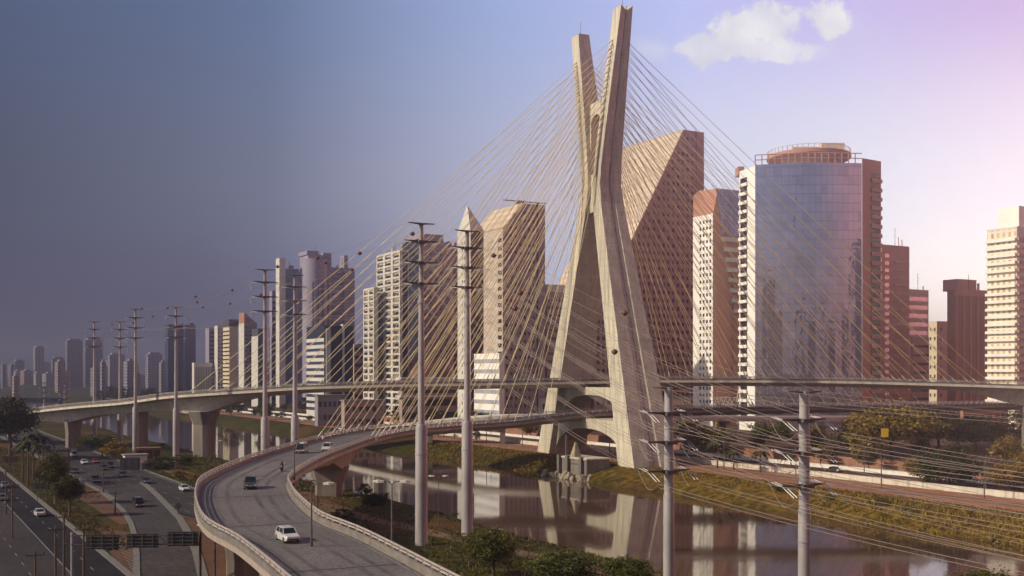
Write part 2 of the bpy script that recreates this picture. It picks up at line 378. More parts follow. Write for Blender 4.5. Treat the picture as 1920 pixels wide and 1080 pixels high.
bl = [at(196, 924), at(212, 936), at(235, 957), at(250, 980), at(258, 1005), at(262, 1040), at(263, 1085), at(264, 1200)]
br = [at(262, 905), at(285, 925), at(309, 950), at(330, 972), at(345, 1000), at(360, 1035), at(372, 1085), at(385, 1200)]
strip('branch_road', M['paleroad'], br, bl, .05)
band('avenue_road', M['asph_dark'], 21.8, 28, 20, 2200, .02)
band('side_road', M['asph'], 12.5, 21.8, 20, 2200, .015)
band('outer_road', M['asph_dark'], -6, 9.5, 20, 900, .015)
band('dirt_shoulder', M['soil'], 36.5, 43.4, 205, 300, .012)
strip('soil_wedge', M['soil'], [at(330, 962), at(392, 978), at(480, 1030), at(560, 1150)], [at(332, 960.5), at(352, 990), at(372, 1030), at(395, 1150)], .055)
strip('soil_patch', M['soil'], [at(255, 1000), at(258, 1010), at(261, 1085)], [at(170, 985), at(200, 1010), at(215, 1060)], .01)
strip('riverside_dirt_path', M['path'], [TQ(66, 380), TQ(70, 330), TQ(76, 270), TQ(79, 230), TQ(80, 190), TQ(84, 150), TQ(89, 100), TQ(90, 60)], [TQ(63, 380), TQ(65, 330), TQ(70, 270), TQ(74, 230), TQ(76.5, 190), TQ(80.5, 150), TQ(86, 100), TQ(87, 60)], .03)
strip('soil_bank', M['soil'], [TQ(80, 262), TQ(84, 240), TQ(81, 215), TQ(80, 195)], [TQ(64, 262), TQ(66, 240), TQ(70, 215), TQ(76, 195)], .02)
band('far_bank_path', M['red_track'], 193, 199, 20, 900, .02)
band('far_service_road', M['link'], 199.6, 203, 20, 900, .016)
band('marginal_road', M['asph_far'], 215, 232, -100, 2200, .02)
band('rail_bed', M['red_track'], 204, 211, -100, 2200, .012)
band('city_paving', M['asph_far'], 250, 620, -100, 1500, .01)
# kerbs, real steps
def kerb(t0, t1, q0, q1, h=.14):
    mb = MB(); n = 12
    a = [(t0, 0), (t1, 0), (t1, h), (t0, h)]
    mb.loft([[TQ(t, q0+(q1-q0)*i/n, z) for t, z in a] for i in range(n+1)]); return mb
for i, (t0, t1, q0, q1) in enumerate([(28, 29.0, 20, 1200), (42.4, 43.4, 246, 1200), (62.8, 63.4, 20, 1200), (11.2, 12.5, 20, 900), (9.5, 10.2, 20, 900)]):
    kerb(t0, t1, q0, q1).build('kerb', M['kerb'], kind='structure')
mb = MB()
def kl(side, off):
    pts = side
    s_ = []
    for i, p_ in enumerate(pts):
        d = (pts[min(i+1, len(pts)-1)]-pts[max(0, i-1)]).normalized(); nrm = Vector((d.y, -d.x, 0))*off
        s_.append([p_, p_+nrm, p_+nrm+Vector((0, 0, .16)), p_+Vector((0, 0, .16))])
    mb.loft(s_)
kl(bl, .9); kl(br, -1.3)
mb.build('branch_kerb', M['kerb'], kind='structure')
# painted lines
mb = MB()
def pline(t, q0, q1, w=.18, dash=None, z=.03):
    q = q0
    while q < q1:
        qq = min(q1, q+(dash[0] if dash else 60))
        mb.add([TQ(t-w/2, q, z), TQ(t+w/2, q, z), TQ(t+w/2, qq, z), TQ(t-w/2, qq, z)], [(0, 1, 2, 3)])
        q = qq+(dash[1] if dash else 0)
pline(62, 20, 800, .25); pline(44.2, 225, 800, .25); pline(50.2, 20, 210, .25)
for t in (47.8, 51.4, 55, 58.6): pline(t, 60, 600, .18, (4, 8))
pline(21.8, 60, 800, .2, None, .034); pline(24.9, 60, 600, .16, (3, 6), .034); pline(17, 60, 600, .16, (3, 6), .034)
for t in (219, 223.5, 228): pline(t, 0, 600, .18, (4, 8))
pline(215.6, -50, 700, .3)
for i in range(9):
    a = at(214+i*4.2, 1015+i*7); b = at(255, 1030+i*6.5)
    d = Vector((0, .28, 0)); z = Vector((0, 0, .03)); mb.add([a+z, b+z, b+z+d, a+z+d], [(0, 1, 2, 3)])
mb.build('road_markings', M['paint'], kind='structure')
# hill on the far left
mb = MB(); secs = []
for i in range(40):
    x = -1500+i*27; row = []
    hgt = 19*math.exp(-((x+1000)/330)**2)+3*smoothnoise(x*3, 2)+4
    for j in range(12):
        yy_ = 1250+j*60; k = math.sin(math.pi*j/11); row.append((x*(yy_/1250), yy_, -1+max(0, hgt)*1.6*k+(rnd.random()-.5)*2*k))
    secs.append(row)
mb.loft(secs, closed=False, caps=False); mb.build('hill', M['leaf_dark'], kind='structure')

# ------------------------------------------------------------------ the bridge
bridge = empty('cable_stayed_bridge', (28.2, 348.6, 0), 0, 'concrete cable stayed bridge with tall X shaped tower, yellow cables and two curved decks', 'bridge')
BI = Matrix.Translation((-28.2, -348.6, 0))
def bbuild(mb, name, m, parent=None, **kw):
    """parts of the bridge are modelled in world metres and moved under the bridge empty"""
    if parent is None or parent is bridge:
        mb.v = [(x-28.2, y-348.6, z) for x, y, z in mb.v]; return mb.build(name, m, bridge, **kw)
    mb.v = [(x-28.2, y-348.6, z) for x, y, z in mb.v]; return mb.build(name, m, parent, **kw)
TH = .374; UA = Vector((-math.sin(TH), math.cos(TH), 0)); UB = Vector((-math.cos(TH), -math.sin(TH), 0)); TC = Vector((28.172, 348.586, 0))
def interp(x, xs, ys):
    if x <= xs[0]: return ys[0]+(ys[1]-ys[0])*(x-xs[0])/(xs[1]-xs[0])
    for i in range(len(xs)-1):
        if x <= xs[i+1]: return ys[i]+(ys[i+1]-ys[i])*(x-xs[i])/(xs[i+1]-xs[i])
    return ys[-1]
KZ = [0, 86, 138]
def tA(z):
    a = interp(z, KZ, [30.6, 3.3, 15.3])
    return a+.9*math.exp(-((z-86)/5)**2)
def tWA(z): return interp(z, KZ, [10.2, 5.3, 5.4])
def tWB(z): return interp(z, KZ, [13.8, 7.4, 3.9])
def tp(a, b, z): v = TC+UA*a+UB*b; return Vector((v.x, v.y, z))
for s in (-1, 1):
    mb = MB(); secs = []
    zs = [-3, 0, 10, 20, 30, 40, 50, 60, 70, 76, 80, 83, 86, 89, 92, 97, 104, 112, 120, 128, 136, 138]
    for i, z in enumerate(zs):
        A, wa, wb = tA(z), tWA(z), tWB(z); ho = wa/2
        pr = [(-ho, -wb/2), (-ho, wb/2), (ho, wb/2), (ho, .14*wb), (ho-.28, .10*wb), (ho-.28, -.10*wb), (ho, -.14*wb), (ho, -wb/2)]
        row = []
        for o, b in pr:
            zz = z
            if z == 138:   # channel-shaped top: the middle sits lower than the rims
                zz = 138.3 if abs(b) > .3*wb else 137.0
            row.append(tp(s*(A+o), b, zz))
        secs.append(row)
    mb.loft(secs); lg = bbuild(mb, 'tower_leg', M['conc'])
    # service duct down the outer face and lightning rod
    mb = MB(); pts = [tp(s*(tA(z)+tWA(z)/2-.25), .02*tWB(z), z) for z in zs[1:]]
    mb.tube(pts, .12, 5); mb.tube([tp(s*tA(137), 0, 136.8), tp(s*tA(137), 0, 143)], .07, 4)
    bbuild(mb, 'service_duct', M['pier'], lg)
    mb = MB(); A = tA(0)
    mb.hexa([tp(s*(A-7.5), -11, -5), tp(s*(A+8), -11, -5), tp(s*(A+8), 10, -5), tp(s*(A-7.5), 10, -5), tp(s*(A-7), -10, -1.2), tp(s*(A+7.5), -10, -1.2), tp(s*(A+7.5), 9.4, -1.2), tp(s*(A-7), 9.4, -1.2)])
    bbuild(mb, 'plinth', M['conc'])
def arch_beam(ztop, zcrown, zspring, wb, name='cross_beam', n=24, over=0.0, pw=.5):
    mb = MB(); fr = []; bk = []
    prof = []
    for i in range(n+1):
        k = -1+2*i/n
        z = zspring+(zcrown-zspring)*max(0, 1-abs(k)**2.4)**pw
        a = k*(tA(z)-tWA(z)/2+.4); prof.append((a, z))
    for b in (wb/2, -wb/2):
        pass
    secs = []
    for (a, z) in prof:
        ka = max(-1, min(1, a/(tA(ztop)-tWA(ztop)/2+.4))); at_ = ka*(tA(ztop)-tWA(ztop)/2+.4)
        secs.append([tp(a, wb/2, z), tp(at_, wb/2, ztop), tp(at_, -wb/2, ztop), tp(a, -wb/2, z)])
    mb.loft(secs); return bbuild(mb, name, M['conc'])
arch_beam(22.6, 20.2, 12.5, 7.5)
arch_beam(12.7, 9.6, 1.0, 9.5)
arch_beam(113, 109.0, 96, 3.6)
mb = MB(); mb.hexa([tp(-2.6, -2.6, 78), tp(2.6, -2.6, 78), tp(2.6, 2.6, 78), tp(-2.6, 2.6, 78), tp(-2.6, -2.6, 90), tp(2.6, -2.6, 90), tp(2.6, 2.6, 90), tp(-2.6, 2.6, 90)])
bbuild(mb, 'waist_block', M['conc'])

def catmull(pts, step=3.0):
    P = [Vector(p) for p in pts]; out = []
    for i in range(len(P)-1):
        p0 = P[max(0, i-1)]; p1 = P[i]; p2 = P[i+1]; p3 = P[min(len(P)-1, i+2)]
        n = max(2, int((p2-p1).length/step))
        for k in range(n):
            t = k/n
            out.append(.5*((2*p1)+(-p0+p2)*t+(2*p0-5*p1+4*p2-p3)*t*t+(-p0+3*p1-3*p2+p3)*t**3))
    out.append(P[-1]); return out
class Path:
    def __init__(s, pts, step=3.0):
        s.p = catmull(pts, step); s.s = [0]
        for i in range(1, len(s.p)): s.s.append(s.s[-1]+(s.p[i]-s.p[i-1]).length)
        s.n = []
        for i in range(len(s.p)):
            d = s.p[min(i+1, len(s.p)-1)]-s.p[max(i-1, 0)]; d.z = 0; d.normalize(); s.n.append(Vector((-d.y, d.x, 0)))
    def at(s, x, off=0, dz=0):
        x = max(0, min(s.s[-1], x))
        for i in range(len(s.s)-1):
            if x <= s.s[i+1]:
                t = (x-s.s[i])/max(1e-6, s.s[i+1]-s.s[i]); p = s.p[i].lerp(s.p[i+1], t); n = s.n[i].lerp(s.n[i+1], t)
                return p+n*off+Vector((0, 0, dz))
        return s.p[-1]
    def near(s, q):
        i = min(range(len(s.p)), key=lambda k: (s.p[k].xy-Vector(q[:2])).length); return s.s[i]
    def sweep(s, sec, x0=0, x1=None):
        secs = []
        for i in range(len(s.p)):
            if s.s[i] < x0 or (x1 is not None and s.s[i] > x1): continue
            secs.append([s.p[i]+s.n[i]*o+Vector((0, 0, z)) for o, z in sec(s.s[i])])
        return MB().loft(secs)
# upper deck: near-edge control points in photo columns, with distance and height
up = []
for px, Y, z in [(-90, 428, 8), (-20, 416, 10.5), (57, 405, 12.6), (160, 385, 15.4), (250, 370, 17.2), (312, 360, 19.0), (370, 352, 20.2), (480, 345, 21.6), (570, 342, 22.7), (655, 341, 23.2), (787, 342, 23.7), (960, 346, 24.1), (1145, 352, 24.6), (1235, 354, 24.8), (1400, 354, 24.8), (1600, 351, 24.5), (1870, 345, 23.3), (1960, 342, 22.8), (2200, 335, 21)]:
    v = atY(px, Y, z); up.append((v.x, v.y+8, z))
UP = Path(up, 4)
s_tow_u = UP.near(TC); s_pl = UP.near(atY(340, 352)); s_pr = UP.near(atY(1950, 345)); s_p2 = UP.near(atY(113, 398)); s_p3 = UP.near(atY(235, 372))
def depth_u(s):
    d = 2.0
    d += 4.2*math.exp(-((s-s_pl)/13)**2)+4.6*math.exp(-((s-s_pr)/14)**2)
    if s < s_pl: d += 1.6*min(1, (s_pl-s)/20)+1.5*math.exp(-((s-s_p2)/12)**2)
    return d
def sec_u(s):
    D = depth_u(s); w = 8.0
    return [(w, 0), (w, -.8), (w-3.4, -1.2), (w-5.4, -D), (-(w-5.4), -D), (-(w-3.4), -1.2), (-w, -.8), (-w, 0)]
ud = bbuild(UP.sweep(sec_u), 'upper_deck', M['deckside'])
bbuild(UP.sweep(lambda s: [(7.4, .05), (7.4, .02), (-7.4, .02), (-7.4, .05)]), 'road_surface', M['rampsurf'], ud)
def railing(path, off, x0, x1, parent, post=2.0, hb=.45, hr=1.15, th=.3, name='railing', m='rail'):
    """low parapet with posts and a top rail"""
    sgn = 1 if off > 0 else -1
    mb = path.sweep(lambda s: [(off, -.05), (off, hb), (off-sgn*th, hb), (off-sgn*th, -.05)], x0, x1)
    b = bbuild(mb, 'parapet', M['barrier'], parent)
    mb = MB(); x = x0
    while x < x1:
        a = path.at(x, off-sgn*th/2, hb); mb.box(a.x-.13, a.x+.13, a.y-.13, a.y+.13, a.z, a.z+hr-hb); x += post
    for hh in (hr, (hr+hb)/2):
        mb2 = path.sweep(lambda s: [(off-sgn*.05, hh-.07), (off-sgn*.05, hh+.07), (off-sgn*.22, hh+.07), (off-sgn*.22, hh-.07)], x0, x1)
        mb.add(mb2.v, mb2.f)
    bbuild(mb, name, M[m], parent)
for off in (-8, 8): railing(UP, off, 0, UP.s[-1]-1, ud, 3.0, .5, 1.1)
# lower deck and curved ramp
lo = [(330, 470, 13.5), (260, 445, 14.6), (200, 423, 15.0), (120, 392, 15.0), (70, 374, 14.8), (30, 358, 14.2), (10, 349.5, 12.9), (-1.6, 343.5, 11.9), (-18, 327, 11.4), (-31.5, 302, 11.3), (-37, 280, 11.2), (-39.5, 259, 11.1), (-41.2, 230, 10.9), (-42, 200, 10.7), (-41, 171, 10.3), (-37.6, 154, 10.1), (-32.4, 136.5, 9.9), (-27.7, 124, 9.7), (-22.4, 115, 9.4), (-16.8, 103.4, 9.1), (-10.5, 89.5, 8.8), (-1, 70, 8.3), (12, 45, 7.6)]
LO = Path(lo, 3)
s_tow_l = LO.near(TC); s_lp1 = LO.near((-40.5, 242)); s_right = LO.near((150, 402))
def sec_l(s):
    D = 1.9+3.2*math.exp(-((s-s_lp1)/11)**2)+(0.6 if s > s_lp1+15 else 0); w = 6.6
    return [(w, 0), (w, -.7), (w-2.2, -1.2), (w-3.0, -D), (-(w-3.0), -D), (-(w-2.2), -1.2), (-w, -.7), (-w, 0)]
ld = bbuild(LO.sweep(sec_l), 'lower_deck', M['deck_low'])
bbuild(LO.sweep(lambda s: [(6.0, .05), (6.0, .02), (-6.0, .02), (-6.0, .05)]), 'road_surface', M['rampsurf'], ld)
for off in (6.6, -6.6):
    railing(LO, off, 0, s_tow_l+120, ld, 2.6, .5, 1.3, m='white'); railing(LO, off, s_tow_l+120, LO.s[-1]-1, ld, 2.2, .62, 1.25)
mb = MB()
for o in (5.5, -5.5): 
    m2 = LO.sweep(lambda s: [(o-.08, .06), (o-.08, .075), (o+.08, .075), (o+.08, .06)], s_tow_l); mb.add(m2.v, m2.f)
bbuild(mb, 'edge_line', M['paint'], ld)
mb = MB()
for o in (-4.0, -2.3, 1.6, 3.3):
    m2 = LO.sweep(lambda s: [(o-.28, .056), (o-.28, .064), (o+.28, .064), (o+.28, .056)], s_tow_l); mb.add(m2.v, m2.f)
bbuild(mb, 'tyre_wear', mat('tyre worn pavement', (.125, .108, .10), .7, .3, .15, fine=2), ld)
mb = MB(); x = s_tow_l
while x < LO.s[-1]-5:
    a, b_, c, d = LO.at(x, -.42, .07), LO.at(x+2.2, -.42, .07), LO.at(x+2.2, -.28, .07), LO.at(x, -.28, .07); x += 8
    bbuild(MB().add([a, b_, c, d], [(0, 1, 2, 3)]), 'lane_dash', M['paint'], ld)
# expansion joints across the deck
mb = MB(); x = 20
while x < LO.s[-1]-5:
    a, b_, c, d = LO.at(x, -6, .072), LO.at(x+.3, -6, .072), LO.at(x+.3, 6, .072), LO.at(x, 6, .072); x += 27
    bbuild(MB().add([a, b_, c, d], [(0, 1, 2, 3)]), 'expansion_joint', M['dark'], ld)
# piers
def pier(path, s, hw, th, zb=-.5, D=2.5, splay=0, name='pier', n=1):
    p_ = path.at(s); nn = path.at(s, 1)-path.at(s); dd = Vector((nn.y, -nn.x, 0)); zt = p_.z-D
    mb = MB()
    for k in range(n):
        c = p_ + nn*((k-(n-1)/2)*hw*2.2)
        def rg(w, t, z):
            return [Vector((c.x, c.y, z))+nn*x*w+dd*y*t for x, y in ((-1, -.6), (-.7, -1), (.7, -1), (1, -.6), (1, .6), (.7, 1), (-.7, 1), (-1, .6))]
        mb.loft([rg(hw, th, zb), rg(hw, th, zt-4), rg(hw*(1+splay), th*(1+splay*.5), zt+.3)])
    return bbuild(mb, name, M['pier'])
pier(UP, s_pl, 2.9, 3.0, -.5, 6.0, .6); pier(UP, s_pr, 2.9, 3.0, -.5, 6.2, .6); pier(UP, s_p2, 2.6, 1.6, -.5, 4.6, .2); pier(UP, s_p3, 2.2, 1.5, -1, 3.5, .1)
pier(LO, s_lp1, 2.9, 1.9, -2, 4.9, .5); pier(LO, LO.near((-42, 196)), 2.8, 1.3, -1, 2.4, .2); pier(LO, LO.near((-33.5, 140)), 2.8, 1.3, -1, 2.4, .2)
pier(LO, LO.near((-23, 116)), 3.2, 1.1, -1, 2.4, .3)
pier(LO, LO.near((-13, 95)), 3.2, 1.1, -1, 2.4, .3)
for x in (150, 205, 262): pier(LO, LO.near((x, 404+(x-150)*.37)), 2.8, 1.5, -.5, 2.2, .3)
# stay cables
cab = []
def anchor(s, side, z):     # s: -1 near arm, 1 far arm; side: +1 left face, -1 right face
    return tp(s*tA(z), side*tWB(z)/2, z)
NC = 18
for deck, path, st, w in (('u', UP, s_tow_u, 7.6), ('l', LO, s_tow_l, 6.3)):
    for side in (1, -1):          # to the left / right of the tower
        for arm in (-1, 1):       # near / far arm
            for i in range(NC):
                k = i/(NC-1); dist = 20+108*k
                if deck == 'u': s_ = st-dist*side; off = -w if arm == -1 else w
                else: s_ = st+dist*side; off = w if arm == -1 else -w
                zt = 91+38*k+(0 if deck == 'u' else -1.0)
                a = anchor(arm, side, zt); b = path.at(s_, off, .3)
                cab.append((a, b))
order = sorted(range(len(cab)), key=lambda i: cab[i][1].y)   # those nearest the viewer show largest
for n_, i in enumerate(order[:100]):
    mb = MB(); mb.tube([cab[i][0], cab[i][0].lerp(cab[i][1], .5)-Vector((0, 0, .5)), cab[i][1]], .084, 6)
    bbuild(mb, 'stay_cable', M['cable'])
mb = MB()
for i in order[100:]: mb.tube([cab[i][0], cab[i][0].lerp(cab[i][1], .5)-Vector((0, 0, .5)), cab[i][1]], .084, 6)
bbuild(mb, 'stay_cables', M['cable'], kind='stuff')
mb = MB()
for i in range(len(cab)):
    d = (cab[i][1]-cab[i][0]).normalized(); mb.tube([cab[i][0], cab[i][0]+d*1.6], .24, 6); mb.tube([cab[i][1]-d*2.6, cab[i][1]+d*.6], .22, 6)
bbuild(mb, 'cable_sockets', M['deckside'], kind='stuff')

# ------------------------------------------------------------------ transmission poles
ins_mesh = {}
def make_pole(loc, H, zthick, base_r=1.05, ur=(.56, .46, .33), arms=4, name='transmission_pole', label='', sp=3.3, slope=0):
    rz = math.atan2(PD.y, PD.x)
    r = empty(name, loc, rz, label, 'power pole', 'steel transmission poles in two rows along the near river bank')
    mb = MB(); mb.tube([(0, 0, -1.5), (0, 0, zthick*.5), (0, 0, zthick-.4), (0, 0, zthick)], [base_r, base_r*.96, base_r*.93, base_r*.75], 20)
    for k in range(1, 4): mb.tube([(0, 0, zthick*k/4), (0, 0, zthick*k/4+.14)], base_r*1.03, 20)
    mb.build('pole_base', M['pole'], r, smooth=True)
    mb = MB(); mb.tube([(0, 0, zthick), (0, 0, (zthick+H)/2), (0, 0, H)], [base_r*k for k in ur], 16)
    for k in (.3, .6): 
        z = zthick+(H-zthick)*k; mb.tube([(0, 0, z), (0, 0, z+.5)], base_r*ur[0]*1.03, 16)
    mb.build('shaft', M['pole'], r, smooth=True)
    for k in range(arms):
        z = H-.15-(0 if k == 0 else sp*.85+sp*(k-1)); hw = 2.3 if k == 0 else 2.95
        mb = MB()
        for s in (-1, 1): mb.beam((0, 0, z), (s*hw, 0, z+.12), .6, .42 if k else .26, .16, .12)
        if k: mb.box(-.75, .75, -.7, .7, z-.22, z+.16)
        else: mb.tube([(0, 0, z-.7), (0, 0, z-.05)], [.28, .4], 8)
        a = mb.build('crossarm', M['steel'], r)
        if k:
            for s in (-1, 1):
                for d in (-1, 1):
                    mi = MB()
                    for o in (0, -.45): mi.tube([(s*(hw+o), 0, z), (s*(hw+o), d*.5, z-.1+d*slope*.5), (s*(hw+o), d*1.6, z-.3+d*slope*1.6)], [.03, .055, .05], 6)
                    mi.build('insulator', M['ins'], a)
                mj = MB(); pts = []
                for i in range(9):
                    t = i/8; pts.append((s*hw, -2+4*t, z-.35+slope*(-2+4*t)-1.5*math.sin(math.pi*t)))
                mj.tube(pts, .035, 4); mj.build('jumper_wire', M['wire'], a)
    r['H'] = H; r['sp'] = sp
    return r
PA = {}
def armpt(key, k, s, d):       # wire end on arm k, side s, direction d along the line
    loc, H, sp = PA[key]; z = H-.15-(0 if k == 0 else sp*.85+sp*(k-1)); hw = 2.3 if k == 0 else 2.95
    v = Vector(loc)+PD*(s*hw)+QD*(d*(2.0 if k else 0)); v.z = loc[2]+z-(.35 if k else -.1)+(d*2*.4 if k and key in ('A0', 'B0') else 0); return v
for key, px, by, ty, zt, lab in [
    ('A1', 790, 1022, 418, 19, 'tall grey power pole left of the two largest poles, in front of the river'),
    ('B1', 876, 1003, 432, 19, 'tall grey power pole right of the two largest poles, before the spired tower'),
    ('A2', 497, 923, 505, 17, 'power pole rising behind the left rim of the curved ramp'),
    ('B2', 553, 911, 515, 17, 'power pole standing behind the upper bend of the curved ramp'),
    ('A3', 254, 855, 579, 16, 'mid distance power pole directly left of the broad deck pier'),
    ('B3', 330, 862, 575, 16, 'mid distance power pole standing in front of the broad deck pier'),
    ('A4', 177, 832, 603, 15, 'leftmost of the tall distant poles, between two low bridge piers'),
    ('B4', 225, 835, 603, 15, 'distant power pole just left of the orange bank works')]:
    b = at(px, by); H = zat(ty, b.y); PA[key] = (b, H, 3.3); make_pole(b, H, zt, 1.0, label=lab)
for key, px, Y, H, lab in [('A0', 1254, 125, 25.4, 'lower bright power pole right of the bridge tower, cut by the bottom edge'),
                      ('B0', 1508, 111, 25.2, 'lower bright power pole before the riverside trees, cut by the bottom edge')]:
    b = atY(px, Y, -1); PA[key] = (b, H+1, 3.3); make_pole(b, H+1, 14.6, .66, label=lab, sp=3.3, slope=.4, ur=(.84, .80, .74))
for key, px, Y, lab in [('A5', 83, 700, 'tiny far power pole left of the pair beyond the river bend'), ('B5', 121, 660, 'tiny far power pole right of the pair beyond the river bend')]:
    b = atY(px, Y, 0); PA[key] = (b, 21, 3.3); make_pole(b, 21, 7, .8, label=lab)
PA['A-1'] = (Vector((62, 40, 0)), 23, 3.3); PA['B-1'] = (Vector((72, 46, 0)), 22, 3.3)
def wire(a, b, sag, r=.045, n=14, lab='', grp=None):
    mb = MB(); pts = []
    for i in range(n+1):
        t = i/n; p_ = a.lerp(b, t); p_.z -= sag*4*t*(1-t); pts.append(p_)
    mb.tube(pts, r, 4); o = mb.build('power_line', M['wire']); tag(o, lab, 'power line', grp); return pts
RN = ['topmost', 'upper', 'middle', 'lowest']; SN = {-1: 'left side', 1: 'right side'}
spans = [('A1', 'A0', 'from large left pole to low pole by the tower', 3), ('B1', 'B0', 'from large right pole to low pole before trees', 3),
         ('A0', 'A-1', 'running right from the low pole by the tower', 1.5), ('B0', 'B-1', 'running right from the low pole before the trees', 1.5),
         ('A2', 'A1', 'from the ramp rim pole to the large left pole', 2.5), ('B2', 'B1', 'from the ramp bend pole to the large right pole', 2.5)]
wires = {}
for a, b, where, sag in spans:
    thin = .024 if 'A0' in (a, b) or 'B0' in (a, b) else .022
    for k in range(4):
        for s in (-1, 1):
            w = wire(armpt(a, k, s, -1), armpt(b, k, s, 1), sag*(.6 if k == 0 else 1), thin*(.75 if k == 0 else 1), lab='%s %s wire %s' % (RN[k], SN[s].split()[0], where), grp='overhead wires')
            wires[(a, b, k, s)] = w
            if k and 'A0' in (a, b) or k and 'B0' in (a, b):
                o2 = Vector((0, 0, -.38)); wire(armpt(a, k, s, -1)+o2, armpt(b, k, s, 1)+o2, sag, thin, lab='second conductor under the %s %s %s' % (RN[k], SN[s].split()[0], where), grp='overhead wires')
for a, b, where in [('A3', 'A2', 'from the deck pier pole to the ramp rim pole'), ('B3', 'B2', 'from the broad pier pole to the ramp bend pole'), ('A4', 'A3', 'between the two far left poles'), ('B4', 'B3', 'between the far poles near the bank works')]:
    for k in (0, 2):
        for s in (-1, 1): wires[(a, b, k, s)] = wire(armpt(a, k, s, -1), armpt(b, k, s, 1), 2.5, .03, lab='%s %s faint wire %s' % (RN[k], SN[s].split()[0], where), grp='overhead wires')
def ball_on(key, t, lab):
    w = wires[key]; f = t*(len(w)-1); i = min(int(f), len(w)-2); p_ = w[i].lerp(w[i+1], f-i)
    mb = MB(); mb.sphere((0, 0, 0), .36, 12, 8); mb.tube([(-.42, 0, 0), (.42, 0, 0)], .1, 5)
    o = mb.build('marker_ball', M['ball'], smooth=True, loc=p_); tag(o, lab, 'marker ball', 'round marker balls on the overhead wires')
for key, ts, wh in [(('A1', 'A0', 0, 1), (.42, .78), 'wire left of the tower'), (('A1', 'A0', 0, -1), (.52,), 'wire before the left tower leg'), (('B1', 'B0', 0, -1), (.18,), 'wire before the slant roofed block'),
                    (('B1', 'B0', 0, 1), (.55,), 'wire before the dark grid tower'),
                    (('A2', 'A1', 0, 1), (.40, .62, .9), 'wire left of the large poles'), (('A2', 'A1', 0, -1), (.2, .5), 'wire before the rounded tower'), (('B2', 'B1', 0, 1), (.35, .7), 'wire beside the white tower'),
                    (('A3', 'A2', 0, 1), (.25, .5, .75), 'wire left of the ramp poles'), (('A3', 'A2', 0, -1), (.15, .62), 'lower dark sky wire'), (('B3', 'B2', 0, 1), (.2, .45, .7), 'wire right of the pier pole'),
                    (('A4', 'A3', 0, 1), (.3, .6), 'far left wire'), (('B4', 'B3', 0, -1), (.4, .75), 'far wire by the bank works')]:
    for j, t in enumerate(ts): ball_on(key, t, 'orange marker ball, %s on the %s' % (['first', 'second', 'third'][j], wh))

